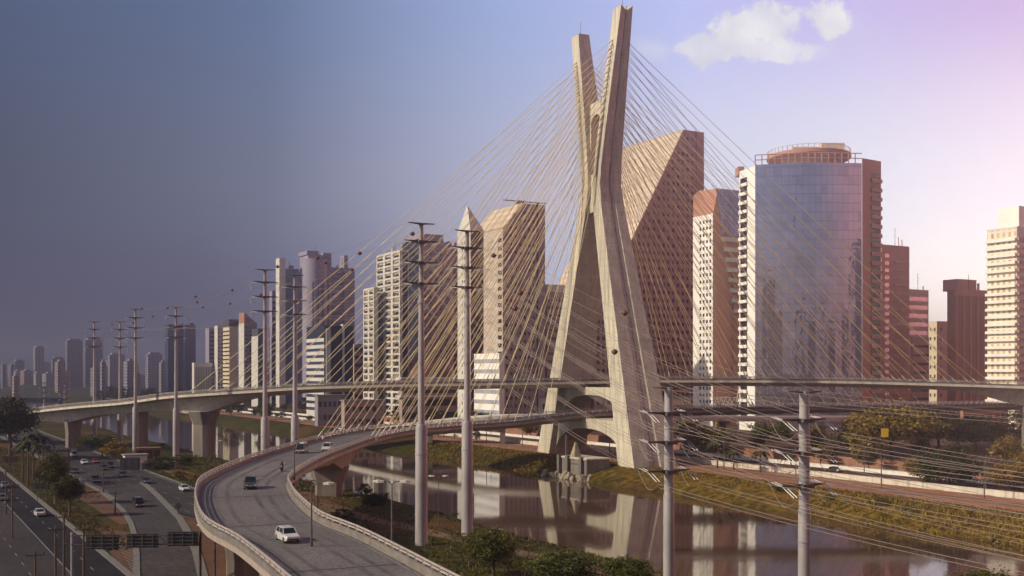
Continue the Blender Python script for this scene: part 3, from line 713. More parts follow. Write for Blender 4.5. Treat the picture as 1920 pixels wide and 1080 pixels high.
# ------------------------------------------------------------------ buildings
WCOUNT = {}
class Bld:
    def __init__(s, name, label, l, c, r, ytop, Y, wall, cat='building', H=None, make_body=True, ang=None):
        kl_, kc, kr = (l-960)/F, (c-960)/F, (r-960)/F
        X = kc*Y; s.pd = PD; s.qd = QD
        s.L = (X-kl_*Y)/(.496+.868*kl_); s.M = (kr*Y-X)/(.868-.496*kr); s.H = zat(ytop, Y) if H is None else H
        s.Y = Y
        s.root = empty(name, (X, Y, 0), math.atan2(PD.y, PD.x), label, cat)
        if make_body: s.body = MB().box(0, s.M, 0, s.L, -1, s.H).build('wall', wall, s.root)
    def fpos(s, face, a, z, out=0):
        return Vector((-out, a, z)) if face == 'L' else Vector((a, -out, z))
    def span(s, face): return s.L if face == 'L' else s.M
    def panel(s, face, a0, a1, z0, z1, d0, d1, name, m, parent=None):
        mb = MB()
        if face == 'L': mb.box(-d1, -d0, a0, a1, z0, z1)
        else: mb.box(a0, a1, -d1, -d0, z0, z1)
        return mb.build(name, m, parent or s.root)
    def grid(s, face, n, rows, z0, z1, wf, hf, m, a0=None, a1=None, depth=.06, name='window', ok=None, budget=100):
        a0 = 0 if a0 is None else a0; a1 = s.span(face) if a1 is None else a1
        cw = (a1-a0)/n; ch = (z1-z0)/rows; w, h = cw*wf, ch*hf
        proto = None; pb = None; rest = MB(); cnt = WCOUNT.get(s.root.name, 0)
        for j in range(rows-1, -1, -1):
            for i in range(n):
                ca = a0+cw*(i+.5); cz = z0+ch*(j+.5)
                if ok and not ok(ca, cz): continue
                if cnt < budget:
                    blind = (i*7+j*13+(i*j) % 5) % 6 == 0 and m is M['glass']
                    if blind and pb is None:
                        mb = MB()
                        if face == 'L': mb.box(-depth, 0.3, -w/2, w/2, -h/2, h/2)
                        else: mb.box(-w/2, w/2, -depth, 0.3, -h/2, h/2)
                        pb = mb.build(name, M['blind'], s.root); o = pb
                    elif blind: o = copy_part(pb, s.root)
                    elif proto is None:
                        mb = MB()
                        if face == 'L': mb.box(-depth, 0.3, -w/2, w/2, -h/2, h/2)
                        else: mb.box(-w/2, w/2, -depth, 0.3, -h/2, h/2)
                        proto = mb.build(name, m, s.root); o = proto
                    else: o = copy_part(proto, s.root)
                    o.location = (0, ca, cz) if face == 'L' else (ca, 0, cz); cnt += 1
                else:
                    if face == 'L': rest.box(-depth, .3, ca-w/2, ca+w/2, cz-h/2, cz+h/2)
                    else: rest.box(ca-w/2, ca+w/2, -depth, .3, cz-h/2, cz+h/2)
        WCOUNT[s.root.name] = cnt
        if rest.v: rest.build('windows', m, s.root, kind='stuff')
    def lattice(s, face, n, rows, z0, z1, fw, fh, m, out=.7, a0=None, a1=None):
        a0 = 0 if a0 is None else a0; a1 = s.span(face) if a1 is None else a1
        cw = (a1-a0)/n; ch = (z1-z0)/rows; mb = MB()
        def bx(a, b, za, zb, o):
            if face == 'L': mb.box(-o, 0.0, a, b, za, zb)
            else: mb.box(a, b, -o, 0.0, za, zb)
        for i in range(n+1): bx(max(a0, a0+cw*i-cw*fw/2), min(a1, a0+cw*i+cw*fw/2), z0, z1, out)
        for j in range(rows+1): bx(a0, a1, z0+ch*j-ch*fh/2, z0+ch*j+ch*fh/2, out-.004)
        return mb.build('facade_grid', m, s.root)
    def bands(s, face, rows, z0, z1, hf, m, a0=None, a1=None, out=.06, name='window_band', ok=None):
        a0 = .3 if a0 is None else a0; a1 = s.span(face)-.3 if a1 is None else a1
        ch = (z1-z0)/rows; proto = None
        for j in range(rows):
            if proto is None: proto = s.panel(face, a0, a1, 0, ch*hf, -.3, out, name, m); o = proto
            else: o = copy_part(proto, s.root)
            o.location = (0, 0, z0+ch*(j+.25))
    def roof(s, m, items=2, seed=1):
        r_ = random.Random(seed)
        for k in range(items):
            w = min(s.M, s.L)*.3*(.6+r_.random()*.6); x = (s.M-w)*(.2+.6*r_.random()); y = (s.L-w)*(.2+.6*r_.random())
            MB().box(x, x+w, y, y+w, s.H, s.H+2+3*r_.random()).build('roof_block', m, s.root)
        mb = MB(); mb.tube([(s.M*.5, s.L*.4, s.H), (s.M*.5, s.L*.4, s.H+6+4*r_.random())], .16, 4); mb.build('antenna', M['dark'], s.root)
W = {}
def wallm(key, c, var=.08): W[key] = mat(key.replace('_', ' ')+' wall', c, .85, var, .08, stretch=(1, 1, .4)); return W[key]
wallm('white', (.62, .60, .56)); wallm('pinkish', (.50, .32, .27)); wallm('brown', (.42, .27, .23)); wallm('mauve', (.34, .26, .26)); wallm('cream', (.66, .58, .42))
wallm('brick_red', (.42, .19, .14)); wallm('dark_red', (.32, .11, .085)); wallm('grey', (.25, .23, .26)); wallm('bright', (.88, .86, .82)); wallm('lilac', (.30, .27, .36)); wallm('charcoal', (.07, .065, .08))
wallm('salmon', (.48, .24, .18))

# white tower with square windows, and its narrow twin
b = Bld('office_tower', 'white gridded tower with square dark windows right of its narrow twin', 708, 752, 766, 468, 640, W['white'])
b.grid('L', 3, 26, 1, b.H-2, .72, .66, M['glass'], depth=.05); b.lattice('L', 3, 26, 1, b.H-1, .26, .3, W['white'], .8)
b.panel('R', 1, b.M-.5, 2, b.H-1, -.2, .08, 'glass_side', M['glass_dark']); b.roof(W['white'], 1, 4)
b = Bld('office_tower', 'narrow white tower with paired windows left of the wide gridded one', 683, 703, 709, 538, 655, W['cream'])
b.grid('L', 2, 21, 1, b.H-2, .66, .6, M['glass'], depth=.05); b.lattice('L', 2, 21, 1, b.H-1, .3, .32, W['white'], .7)
# dark rounded grey tower
b = Bld('office_tower', 'dark mauve tower with rounded shoulders behind the large left pole', 752, 792, 842, 452, 690, W['mauve'])
b.panel('L', 0.6, b.L*.92, 2, b.H+2, -.2, .3, 'glass_side', M['glass_dark'])
b.grid('R', 5, 22, 20, b.H-6, .28, .4, M['glass']); MB().box(2, b.M-3, 2, b.L-2, b.H, b.H+5).build('roof_block', W['mauve'], b.root)
MB().tube([(b.M, 5, -1), (b.M, 5, b.H-2), (b.M-1, 5, b.H)], [5, 5, 4.2], 20).build('rounded_corner', W['mauve'], b.root, smooth=True)
b.roof(W['grey'], 1, 9)
b = Bld('office_tower', 'banded grey tower between the rounded tower and the spired one', 838, 846, 878, 466, 735, W['mauve'])
b.bands('R', 30, 3, b.H-4, .42, M['glass']); b.bands('L', 30, 3, b.H-4, .42, M['glass']); b.roof(W['mauve'], 2, 3)
# spired tower
b = Bld('spired_tower', 'pale slender tower topped by a pointed glass pyramid', 858, 882, 907, 430, 530, W['white'])
b.panel('R', .4, b.M-.4, 2, b.H-1, -.2, .1, 'glass_side', M['glass_dark'])
b.grid('L', 3, 24, 3, b.H-4, .3, .4, M['glass'], a0=3, a1=b.L-4)
mb = MB(); hs = 11.5; mb.add([(0, 0, b.H), (b.M, 0, b.H), (b.M, b.L, b.H), (0, b.L, b.H), (b.M*.1, b.L*.35, b.H+hs+1)], [(0, 1, 4), (1, 2, 4), (2, 3, 4), (3, 0, 4), (3, 2, 1, 0)])
mb.build('pyramid_roof', W['white'], b.root)
# slant-roofed complex
cutm = facade('slanted panel', (.66, .54, .40), (.36, .30, .27), 2.2, 3.6, .5, .45, .3)
def sloped(name, label, l, c, r, ytop, Y, wl, px1, yc, Lx=None, gm=None):
    """box whose roof corner is cut by a steep slope facing the river"""
    b = Bld(name, label, l, c, r, ytop, Y, wl, make_body=False)
    if Lx: b.L = Lx
    X0 = b.root.location.x; kk = (px1-960)/F; m1 = (kk*Y-X0)/(.868-.496*kk); b.H = H = zat(ytop, Y+.496*m1); h0 = zat(yc, Y); Mx, Lx = b.M, b.L
    MB().add([(0, 0, -1), (Mx, 0, -1), (Mx, Lx, -1), (0, Lx, -1), (Mx, 0, H), (Mx, Lx, H), (m1, Lx, H), (m1, 0, H), (0, 0, h0), (0, Lx, h0)],
             [(3, 2, 1, 0), (0, 1, 4, 7, 8), (1, 2, 5, 4), (2, 3, 9, 6, 5), (3, 0, 8, 9), (7, 4, 5, 6), (8, 7, 6, 9)]).build('wall', wl, b.root)
    P4 = [Vector((0, .3, h0)), Vector((m1, .3, H)), Vector((m1, Lx, H)), Vector((0, Lx, h0))]; n_ = Vector((-(H-h0), 0, m1)).normalized()
    MB().hexa([p_+n_*.02 for p_ in P4]+[p_+n_*.25 for p_ in P4]).build('slanted_glass', gm or cutm, b.root)
    return b, m1, h0
b, m1, h0 = sloped('office_tower', 'tall brown gridded tower with a bright sloped side behind the bridge tower', 1098, 1114, 1320, 243, 600, W['brown'], 1282, 600, 58)
H, Mx = b.H, b.M
b.grid('R', 20, 36, 4, H-3, .5, .48, M['glass'], a0=1, a1=Mx-7, ok=lambda a, z: (z < h0+(H-h0)*a/m1-4.5 if a < m1 else True))
b.panel('R', Mx-6.2, Mx-5.6, 2, H, -.1, .25, 'wall_joint', W['dark_red']); MB().box(Mx*.87, Mx*.97, 8, 20, H, H+2).build('roof_block', W['brown'], b.root)
b, m1, h0 = sloped('office_tower', 'brown tower with slanted roof corner left of the bridge tower', 886, 943, 1022, 381, 560, W['mauve'], 981, 427)
H, Mx, Lx = b.H, b.M, b.L
b.grid('R', 7, 26, 4, H-3, .45, .4, M['glass'], a0=1, a1=Mx*.78, ok=lambda a, z: (z < h0+(H-h0)*a/m1-4.5 if a < m1 else True))
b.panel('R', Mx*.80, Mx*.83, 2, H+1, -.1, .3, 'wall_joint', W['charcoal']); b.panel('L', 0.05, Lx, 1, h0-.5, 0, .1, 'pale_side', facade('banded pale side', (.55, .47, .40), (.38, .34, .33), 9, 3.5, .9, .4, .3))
b.grid('L', 1, 22, 6, h0-4, .8, .5, M['glass'], a0=.6, a1=Lx*.16, depth=.2)
mb = MB(); mb.beam((m1*.2, 4, H+1.5), (m1+14, 1, H+1.0), .5, .5); mb.box(m1, m1+3, 4, 7, H, H+2); mb.build('roof_crane', M['dark'], b.root)
b = Bld('annex_building', 'pale glass annex block at the foot of the slant roofed tower', 889, 936, 946, 662, 505, W['bright'])
b.bands('L', 7, 2, b.H-1, .4, facade('annex glass', (.45, .45, .5), (.3, .3, .36), 1.5, 3, .8, .8))
# dome and canopy hall
b = Bld('domed_hall', 'brown domed roof hall beside the white gridded tower', 758, 764, 858, 708, 640, W['brick_red'])
mb = MB(); secs = []
for j in range(9):
    t = j/8*math.pi/2; secs.append([Vector((b.M/2, b.L/2+4, b.H-1+13*math.sin(t)))+Vector((math.cos(a)*17*math.cos(t)**.8 if j < 8 else .1*math.cos(a), math.sin(a)*14*math.cos(t)**.8 if j < 8 else .1*math.sin(a), 0)) for a in [2*math.pi*k/24 for k in range(24)]])
mb.loft(secs); mb.build('dome', mat('dome copper', (.20, .10, .07), .6, .15, .3), b.root, smooth=True)
b = Bld('canopy_building', 'low white building with flat canopy roofs below the brown dome', 748, 754, 856, 712, 560, W['mauve'])
b.bands('R', 3, 2, b.H-2, .5, M['glass'])
for z in (b.H-9, b.H-4, b.H+.3): MB().box(-2, b.M+2, -3, b.L, z, z+1.0).build('canopy_slab', W['white'], b.root)
# red block visible between the legs
b = Bld('office_block', 'reddish block seen between slant roofed tower and left bridge leg', 1012, 1026, 1106, 547, 585, W['brown'])
b.bands('R', 16, 3, b.H-2, .35, M['glass']); b.panel('R', 0, b.M*.45, b.H, b.H+4, -8, .1, 'roof_screen', W['white'])
# white slotted tower and purple glass slope
b = Bld('office_tower', 'bright white tower with four columns of small windows and sloped top', 1300, 1337, 1386, 352, 560, W['brick_red'], make_body=False)
Mx, Lx, H = b.M, b.L, b.H
MB().add([(0, 0, -1), (Mx, 0, -1), (Mx, Lx, -1), (0, Lx, -1), (0, 0, H-13), (3.5, 0, H), (3.5, Lx, H+1), (0, Lx, H-2), (Mx, 0, H), (Mx, Lx, H+1)],
         [(3, 2, 1, 0), (0, 1, 8, 5, 4), (1, 2, 9, 8), (2, 3, 7, 6, 9), (3, 0, 4, 7), (4, 5, 6, 7), (5, 8, 9, 6)]).build('wall', W['salmon'], b.root)
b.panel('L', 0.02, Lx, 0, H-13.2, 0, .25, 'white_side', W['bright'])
b.grid('L', 4, 30, 4, H-15, .48, .46, M['glass'], a0=.5, a1=Lx*.70, depth=.32)
mb = MB(); mb.add([(2, -.25, H-.3), (Mx+6, -.25, H-.3), (Mx+6, -.25, H-24), (6, -.25, H-24), (2, .1, H-.3), (Mx+6, .1, H-.3), (Mx+6, .1, H-24), (6, .1, H-24)], [(0, 1, 2, 3), (4, 5, 6, 7), (0, 1, 5, 4), (1, 2, 6, 5), (2, 3, 7, 6), (3, 0, 4, 7)])
mb.build('glass_slope', M['glass_lav'], b.root)
pr = None
for j in range(8):
    z = H-27-j*5.2; o = MB().box(5+j*1.1, Mx+2, -1.6, -.02, z, z+2.2).build('balcony_slab', W['white'], b.root)
for j in range(14):
    z = 8+j*5.2; o = MB().box(Mx-5, Mx+2, -1.6, -.02, z, z+2.2).build('balcony_slab', W['salmon'], b.root)
# convex glass tower with disc roof
GY = 510.0
rt = empty('glass_tower', atY(1515, GY+25), 0, 'convex lavender glass tower with balconied edges and a round disc on its roof', 'building')
o0 = rt.location.copy()
def lp(px, Y): v = atY(px, Y)-o0; return (v.x, v.y)
Ht = zat(310, GY)
arc = []
for i in range(17):
    t = i/16; px = 1416+(1616-1416)*t; arc.append(lp(px, GY-4-4*math.sin(math.pi*(t*.8+.1))+4*(1-t)))
backp = [lp(1616, GY+45), lp(1416, GY+60)]
MB().prism(arc+backp, -1, Ht).build('glass_facade', M['glass_lav'], rt, smooth=False)
lw = [lp(1386, GY+42), lp(1386.5, GY+18), lp(1415.6, GY+4.5), lp(1415.6, GY+42)]
MB().prism(lw, -1, Ht+.5).build('side_wing', W['bright'], rt)
rw = [lp(1616.5, GY-2), lp(1652, GY+6), lp(1652, GY+45), lp(1616.5, GY+45)]
MB().prism(rw, -1, Ht+3).build('side_wing', W['salmon'], rt)  # right wing and balconies: shade and warm tint put into the colour
def on(a, b_, t, out):  # point along a footprint edge
    d = Vector((b_[0]-a[0], b_[1]-a[1], 0)); n_ = Vector((d.y, -d.x, 0)).normalized(); return Vector((a[0], a[1], 0))+d*t+n_*out
nfl = 27
for j in range(nfl):
    z = 5+j*(Ht-8)/nfl; h = (Ht-8)/nfl
    # dark balcony niche and projecting slab on both wings
    a_, b_ = lw[1], lw[2]
    q_ = [on(a_, b_, .06, -.3), on(a_, b_, .50, -.3), on(a_, b_, .50, .04), on(a_, b_, .06, .04)]
    MB().prism([(v.x, v.y) for v in q_], z+h*.32, z+h*.92).build('balcony_niche', M['glass'], rt)
    q_ = [on(a_, b_, .02, 0), on(a_, b_, .54, 0), on(a_, b_, .54, .9), on(a_, b_, .02, .9)]
    MB().prism([(v.x, v.y) for v in q_], z-.2, z+h*.30).build('balcony', W['bright'], rt)
    a_, b_ = rw[0], rw[1]
    q_ = [on(a_, b_, .46, -.3), on(a_, b_, .96, -.3), on(a_, b_, .96, .04), on(a_, b_, .46, .04)]
    MB().prism([(v.x, v.y) for v in q_], z+h*.38, z+h*.98).build('balcony_niche', M['glass'], rt)
    q_ = [on(a_, b_, .44, 0), on(a_, b_, .98, 0), on(a_, b_, .98, 1.0), on(a_, b_, .44, 1.0)]
    MB().prism([(v.x, v.y) for v in q_], z-.2, z+h*.36).build('balcony', W['salmon'], rt)
mb = MB()
for i in range(16):
    a = Vector((*arc[i], Ht)); mb.box(a.x-.2, a.x+.2, a.y-.2, a.y+.2, Ht, Ht+4.6)
for zz in (Ht+2.2, Ht+4.5): mb.tube([Vector((*p_, zz)) for p_ in arc], .22, 4)
mb.build('roof_frame', W['pinkish'], rt)
c = Vector((*lp(1516, GY+20), 0)); cir = [(c.x+math.cos(2*math.pi*k/48)*20, c.y+math.sin(2*math.pi*k/48)*20) for k in range(48)]
cin = [(c.x+math.cos(2*math.pi*k/32)*14.5, c.y+math.sin(2*math.pi*k/32)*14.5) for k in range(32)]
MB().prism(cin, Ht, Ht+5.6).build('roof_drum', W['pinkish'], rt)
zc = lambda r, z: [Vector((c.x+math.cos(2*math.pi*k/48)*r, c.y+math.sin(2*math.pi*k/48)*r, z)) for k in range(48)]
MB().loft([zc(15, Ht+5), zc(19.0, Ht+5.9), zc(19.8, Ht+6.6), zc(19.8, Ht+8.2), zc(19.2, Ht+8.4)]).build('roof_disc', W['salmon'], rt, smooth=True)
mb = MB()
for k in range(48):
    p_ = zc(19.4, Ht+8.4)[k]; mb.box(p_.x-.15, p_.x+.15, p_.y-.15, p_.y+.15, p_.z, p_.z+2.2)
mb.tube(zc(19.4, Ht+10.5)+[zc(19.4, Ht+10.5)[0]], .12, 4)
mb.build('disc_railing', W['white'], rt)
MB().box(c.x+4, c.x+15, c.y-8, c.y+4, Ht+8, Ht+13).build('lift_house', W['cream'], rt)
MB().box(c.x-9, c.x+4, c.y-6, c.y+4, Ht+8, Ht+11.5).build('lift_house', W['cream'], rt)
MB().box(*[lp(1386, GY+22)[0], lp(1397, GY+22)[0], lp(1386, GY+22)[1]+2, lp(1386, GY+22)[1]+10], Ht, Ht+4).build('roof_block', W['salmon'], rt)
for x, y, w_, h_, lab in [(-62, -140, 46, 122, 'stepped dark tower mirrored at the left of the convex glass front'), (-14, -170, 30, 92, 'low dark block mirrored beside the stepped one'), (100, -140, 15, 228, 'very slender tower mirrored high in the convex glass front'), (150, -150, 42, 92, 'wide dark block mirrored low beside the slender one'), (228, -160, 46, 82, 'squat dark block mirrored in the middle of the glass'), (300, -140, 26, 104, 'dark tower mirrored right of the middle of the glass'), (372, -170, 50, 78, 'long low block mirrored right of the middle tower'), (450, -150, 30, 92, 'dark block mirrored near the right of the glass'), (520, -140, 40, 165, 'tall dark tower mirrored at the right end of the glass')]:
    r = empty('office_tower', (x, y, 0), .3, lab, 'building'); MB().box(-w_/2, w_/2, -12, 12, -1, h_).build('wall', W['charcoal'], r)
    for j in range(int(h_/8)): MB().box(-w_/2+1, w_/2-1, 11.9, 12.1, 4+j*8, 7+j*8).build('window_band', M['glass'], r)
    MB().box(-w_*.2, w_*.15, -6, 6, h_, h_+8).build('roof_block', W['mauve'], r)
# right hand group
b = Bld('apartment_tower', 'salmon apartment tower with wavy balconies right of the glass tower', 1650, 1653, 1705, 458, 600, W['salmon'])
b.grid('R', 1, 22, 6, b.H-4, .5, .5, M['glass_lav'], a0=1, a1=b.M*.34)
for j in range(20):
    z = 6+j*4.3; mb = MB(); s1 = []
    for i in range(9):
        x = b.M*.42+(b.M*.5)*i/8; yv = -.8-.5*math.sin(i*1.1+j*1.7); s1.append([(x, yv, z+.25*math.sin(i+j)), (x, -.02, z), (x, -.02, z+1.2), (x, yv, z+1.2+.25*math.sin(i+j))])
    mb.loft(s1); mb.build('balcony', W['pinkish'] if j % 2 else W['salmon'], b.root)
b.roof(W['salmon'], 2, 5)
b = Bld('apartment_tower', 'lower pink block stepping down behind the wavy balcony tower', 1700, 1704, 1741, 542, 620, W['pinkish'])
b.bands('R', 14, 4, b.H-3, .5, M['glass_lav'], a0=.5, a1=b.M-1); b.roof(W['pinkish'], 1, 2)
b = Bld('apartment_tower', 'short reddish block in front of the lower pink block', 1706, 1712, 1742, 632, 560, W['brick_red']); b.bands('R', 9, 3, b.H-2, .3, M['glass'])
b = Bld('apartment_tower', 'small yellowish sunlit block with a column of holes', 1741, 1757, 1786, 602, 640, W['salmon'])
b.panel('L', .05, b.L, 0, b.H, 0, .12, 'yellow_side', W['cream']); b.grid('L', 2, 9, 6, b.H-2, .35, .35, M['glass'], depth=.2); b.grid('R', 2, 9, 6, b.H-2, .25, .4, M['glass'])
b = Bld('office_tower', 'dark red tower with vertical piers and rooftop huts', 1776, 1788, 1853, 543, 560, W['dark_red'])
for i in range(5): b.panel('R', b.M*(.04+.2*i), b.M*(.04+.2*i)+1.0, 1, b.H-3, 0, .9, 'vertical_pier', W['brick_red'])
b.panel('R', 0, b.M, b.H-3, b.H+.4, .05, 1.1, 'cornice', W['brick_red']); MB().box(b.M*.25, b.M*.8, 3, 12, b.H, b.H+6).build('roof_block', W['brick_red'], b.root); b.roof(W['brick_red'], 2, 8)
b = Bld('apartment_tower', 'bright white slab tower with horizontal balcony stripes at the right edge', 1851, 1907, 1960, 424, 500, W['white'])
for j in range(25):
    z = 3+j*(b.H-6)/25
    b.panel('L', 0, b.L, z, z+1.3, 0, 1.6, 'balcony', W['bright']); b.panel('R', 0, b.M*.6, z, z+1.3, .004, 1.0, 'balcony', W['salmon'])
b.panel('L', .4, b.L-.4, 2, b.H-1, -.1, .06, 'window_wall', facade('balcony glass', (.82, .76, .62), (.40, .28, .18), 3, 3.2, .45, .7))
MB().box(2, 26, -.5+1, b.L*.72, b.H, b.H+9.5).build('roof_block', W['bright'], b.root)
# left centre group
b = Bld('office_tower', 'tall slab with rounded lilac front behind the ramp poles', 562, 578, 617, 477, 860, W['lilac'])
MB().tube([(b.M*.45, 5, -1), (b.M*.45, 5, b.H-3)], 9.5, 28).build('rounded_front', W['lilac'], b.root, smooth=True)
for i in range(4): b.panel('R', b.M*(.1+.24*i), b.M*(.1+.24*i)+.9, 1, b.H-22, 4, 5.2, 'mullion', W['charcoal'])
MB().box(-1, 5, 0, b.L, b.H, b.H+3).build('roof_block', W['lilac'], b.root); MB().box(b.M-5, b.M+2, 0, 9, -1, b.H+2).build('corner_shaft', W['lilac'], b.root)
b.roof(W['grey'], 1, 3)
b = Bld('office_tower', 'blue glass tower between white vertical fins left of the rounded slab', 523, 530, 560, 503, 870, M['glass_blue'])
MB().box(-3, 2, -1, 8, -1, b.H+8).build('fin', W['white'], b.root); MB().box(b.M-3, b.M+1, -1, 8, -1, b.H-2).build('fin', W['lilac'], b.root); b.roof(W['grey'], 1, 6)
b = Bld('office_tower', 'grey glass tower with a raised fin right of the rounded slab', 617, 621, 665, 501, 880, W['grey'])
b.bands('R', 26, 5, b.H-3, .5, M['glass_blue'], a1=b.M*.45); MB().box(b.M*.52, b.M*.68, -1.5, 8, -1, b.H+10).build('fin', W['lilac'], b.root); b.roof(W['lilac'], 1, 7)
b = Bld('office_tower', 'slim pale tower left of the blue glass tower', 505, 510, 524, 545, 900, W['lilac']); b.bands('R', 20, 4, b.H-3, .4, M['glass'])
b = Bld('office_block', 'dark glass block with pale banded left side at the foot of the tall slabs', 575, 608, 662, 610, 700, M['glass_dark'])
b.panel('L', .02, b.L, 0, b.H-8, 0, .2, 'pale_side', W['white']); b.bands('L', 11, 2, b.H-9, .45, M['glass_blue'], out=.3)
MB().box(b.M*.62, b.M*.68, -1.2, 3, -1, b.H+1).build('fin', W['white'], b.root); MB().box(1, 4, -1, 3, -1, b.H-2).build('fin', W['white'], b.root)
b = Bld('office_block', 'small brick block between the glass block and the white towers', 660, 664, 684, 645, 760, W['brown']); b.bands('R', 8, 3, b.H-1, .45, M['glass'])
b = Bld('apartment_tower', 'pale slim tower just right of the two headed glass tower', 385, 392, 415, 615, 1000, W['lilac']); b.bands('R', 16, 4, b.H-2, .4, M['glass'])
b = Bld('apartment_tower', 'white tower with a dark curved stripe', 402, 408, 424, 610, 960, W['white']); b.grid('R', 3, 20, 3, b.H-2, .5, .5, M['glass'])
b = Bld('apartment_tower', 'cream tower with dark crown left of the reddish pair', 418, 430, 446, 612, 930, W['cream']); b.bands('L', 18, 3, b.H-2, .35, M['glass']); MB().box(-.5, b.M+.5, -.5, b.L, b.H, b.H+6).build('crown', W['charcoal'], b.root)
b = Bld('apartment_tower', 'brown and white tower with slanted top at the foot of the poles', 448, 458, 482, 606, 900, W['mauve'])
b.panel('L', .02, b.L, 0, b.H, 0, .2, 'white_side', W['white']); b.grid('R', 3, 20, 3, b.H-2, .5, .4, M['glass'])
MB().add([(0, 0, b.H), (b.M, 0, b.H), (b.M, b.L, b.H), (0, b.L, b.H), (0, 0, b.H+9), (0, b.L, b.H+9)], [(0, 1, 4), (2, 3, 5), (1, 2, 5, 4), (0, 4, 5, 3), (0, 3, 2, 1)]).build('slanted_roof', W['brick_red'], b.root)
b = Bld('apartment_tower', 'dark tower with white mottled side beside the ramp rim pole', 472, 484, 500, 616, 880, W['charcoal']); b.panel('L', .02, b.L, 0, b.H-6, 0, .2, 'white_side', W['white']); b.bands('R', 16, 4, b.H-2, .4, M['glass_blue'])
b = Bld('office_block', 'short white block with vertical slots in front of the twin headed tower', 360, 364, 398, 680, 960, W['white'])
b.grid('R', 11, 1, 2, b.H-3, .45, .96, M['glass'])
b = Bld('office_tower', 'wide blue glass tower behind the pier pole, left half', 309, 315, 343, 608, 1150, M['glass_blue']); b.panel('R', b.M-2, b.M, 0, b.H+1, 0, 1, 'fin', W['charcoal'])
b = Bld('office_tower', 'wide blue glass tower behind the pier pole, right half with a dark notch', 343, 348, 367, 609, 1160, M['glass_blue']); b.roof(W['charcoal'], 1, 2)
for lab, l, c, r, yt, Y, wk in [('broad hazy tower with chamfered top, left of the far pair', 122, 126, 155, 638, 1900, 'grey'), ('broad hazy tower, right of the far pair', 156, 160, 193, 637, 1950, 'grey'),
                                ('slim hazy tower standing alone far to the left', 62, 66, 83, 651, 2100, 'lilac'), ('squat hazy tower between the slim one and the broad pair', 96, 99, 121, 672, 2000, 'grey'),
                                ('hazy pale block behind the left distant poles', 202, 206, 234, 665, 1800, 'lilac'), ('hazy block with stepped crown left of the blue glass tower', 273, 278, 304, 664, 1700, 'lilac'),
                                ('low hazy block at the far left edge', 24, 28, 46, 677, 2200, 'grey')]:
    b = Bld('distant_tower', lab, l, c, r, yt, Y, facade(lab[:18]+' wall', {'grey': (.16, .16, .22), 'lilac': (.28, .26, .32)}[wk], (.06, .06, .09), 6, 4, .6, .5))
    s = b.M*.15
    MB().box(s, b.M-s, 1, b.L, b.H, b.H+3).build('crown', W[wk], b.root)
# low far skyline blocks, nothing tells them apart
fm = [facade('skyline wall %d' % i, c_, (.07, .07, .09), 4+i, 3.6, .55, .5) for i, c_ in enumerate([(.26, .25, .30), (.36, .33, .34), (.20, .19, .24), (.30, .22, .22), (.45, .42, .40)])]
rb = random.Random(11)
for i in range(95):
    px = rb.uniform(-40, 560) if i < 70 else rb.uniform(560, 1960); Y = rb.uniform(1100, 3000) if px < 560 else rb.uniform(900, 1300)
    yt = rb.uniform(676, 706) if px < 560 else rb.uniform(640, 690); wpx = rb.uniform(10, 26)
    b = Bld('skyline_block', 'low hazy block in the distant skyline behind the nearer towers', px, px+wpx*.3, px+wpx, yt, Y, rb.choice(fm), 'building'); b.root['group'] = 'hazy blocks of the distant skyline'
    MB().box(b.M*.3, b.M*.7, b.L*.2, b.L*.8, b.H, b.H+2.5).build('roof_block', W['grey'], b.root)
# low buildings along the far avenue
for i, (px, w_, yt, Y, k, lab) in enumerate([(590, 60, 742, 560, 'grey', 'low grey shed behind the river trees under the long deck'), (1010, 50, 745, 520, 'white', 'low white hall behind the left foot of the bridge tower'),
                                   (1255, 40, 748, 520, 'cream', 'low pale house right of the bridge tower foot'), (1690, 60, 762, 480, 'dark_red', 'low dark red shed under the right deck'), (1800, 90, 768, 470, 'brick_red', 'long brick warehouse under the right ramp'), (640, 80, 752, 520, 'mauve', 'long low mauve shed beside the domed hall')]):
    b = Bld('low_building', lab, px, px+6, px+w_, yt, Y, W[k]); b.grid('R', 6, 2, 1, b.H-1, .6, .4, M['glass'])
    MB().box(-.6, b.M+.6, -.8, b.L+.6, b.H, b.H+.5).build('roof', W['grey'], b.root)
# white truss footbridge by the white tower
r = empty('footbridge', atY(1340, 500), 0, 'small white truss footbridge at the foot of the white slotted tower', 'footbridge')
MB().box(0, 12, 0, 3, 12.5, 13).build('deck', M['white'], r)
mb = MB()
for i in range(7): mb.beam((i*2, 0, 13), (i*2+1, 0, 16), .2, .2); mb.beam((i*2+1, 0, 16), (min(12, i*2+2), 0, 13), .2, .2)
mb.beam((1, 0, 16), (13, 0, 16), .25, .25); mb.build('truss', M['white'], r)
mb = MB()
for x in (1, 11): mb.box(x-.4, x+.4, 1, 2, -.2, 12.5)
mb.beam((10, 1, 13), (11.5, 1, 23), .3, .3); mb.build('support', M['white'], r)

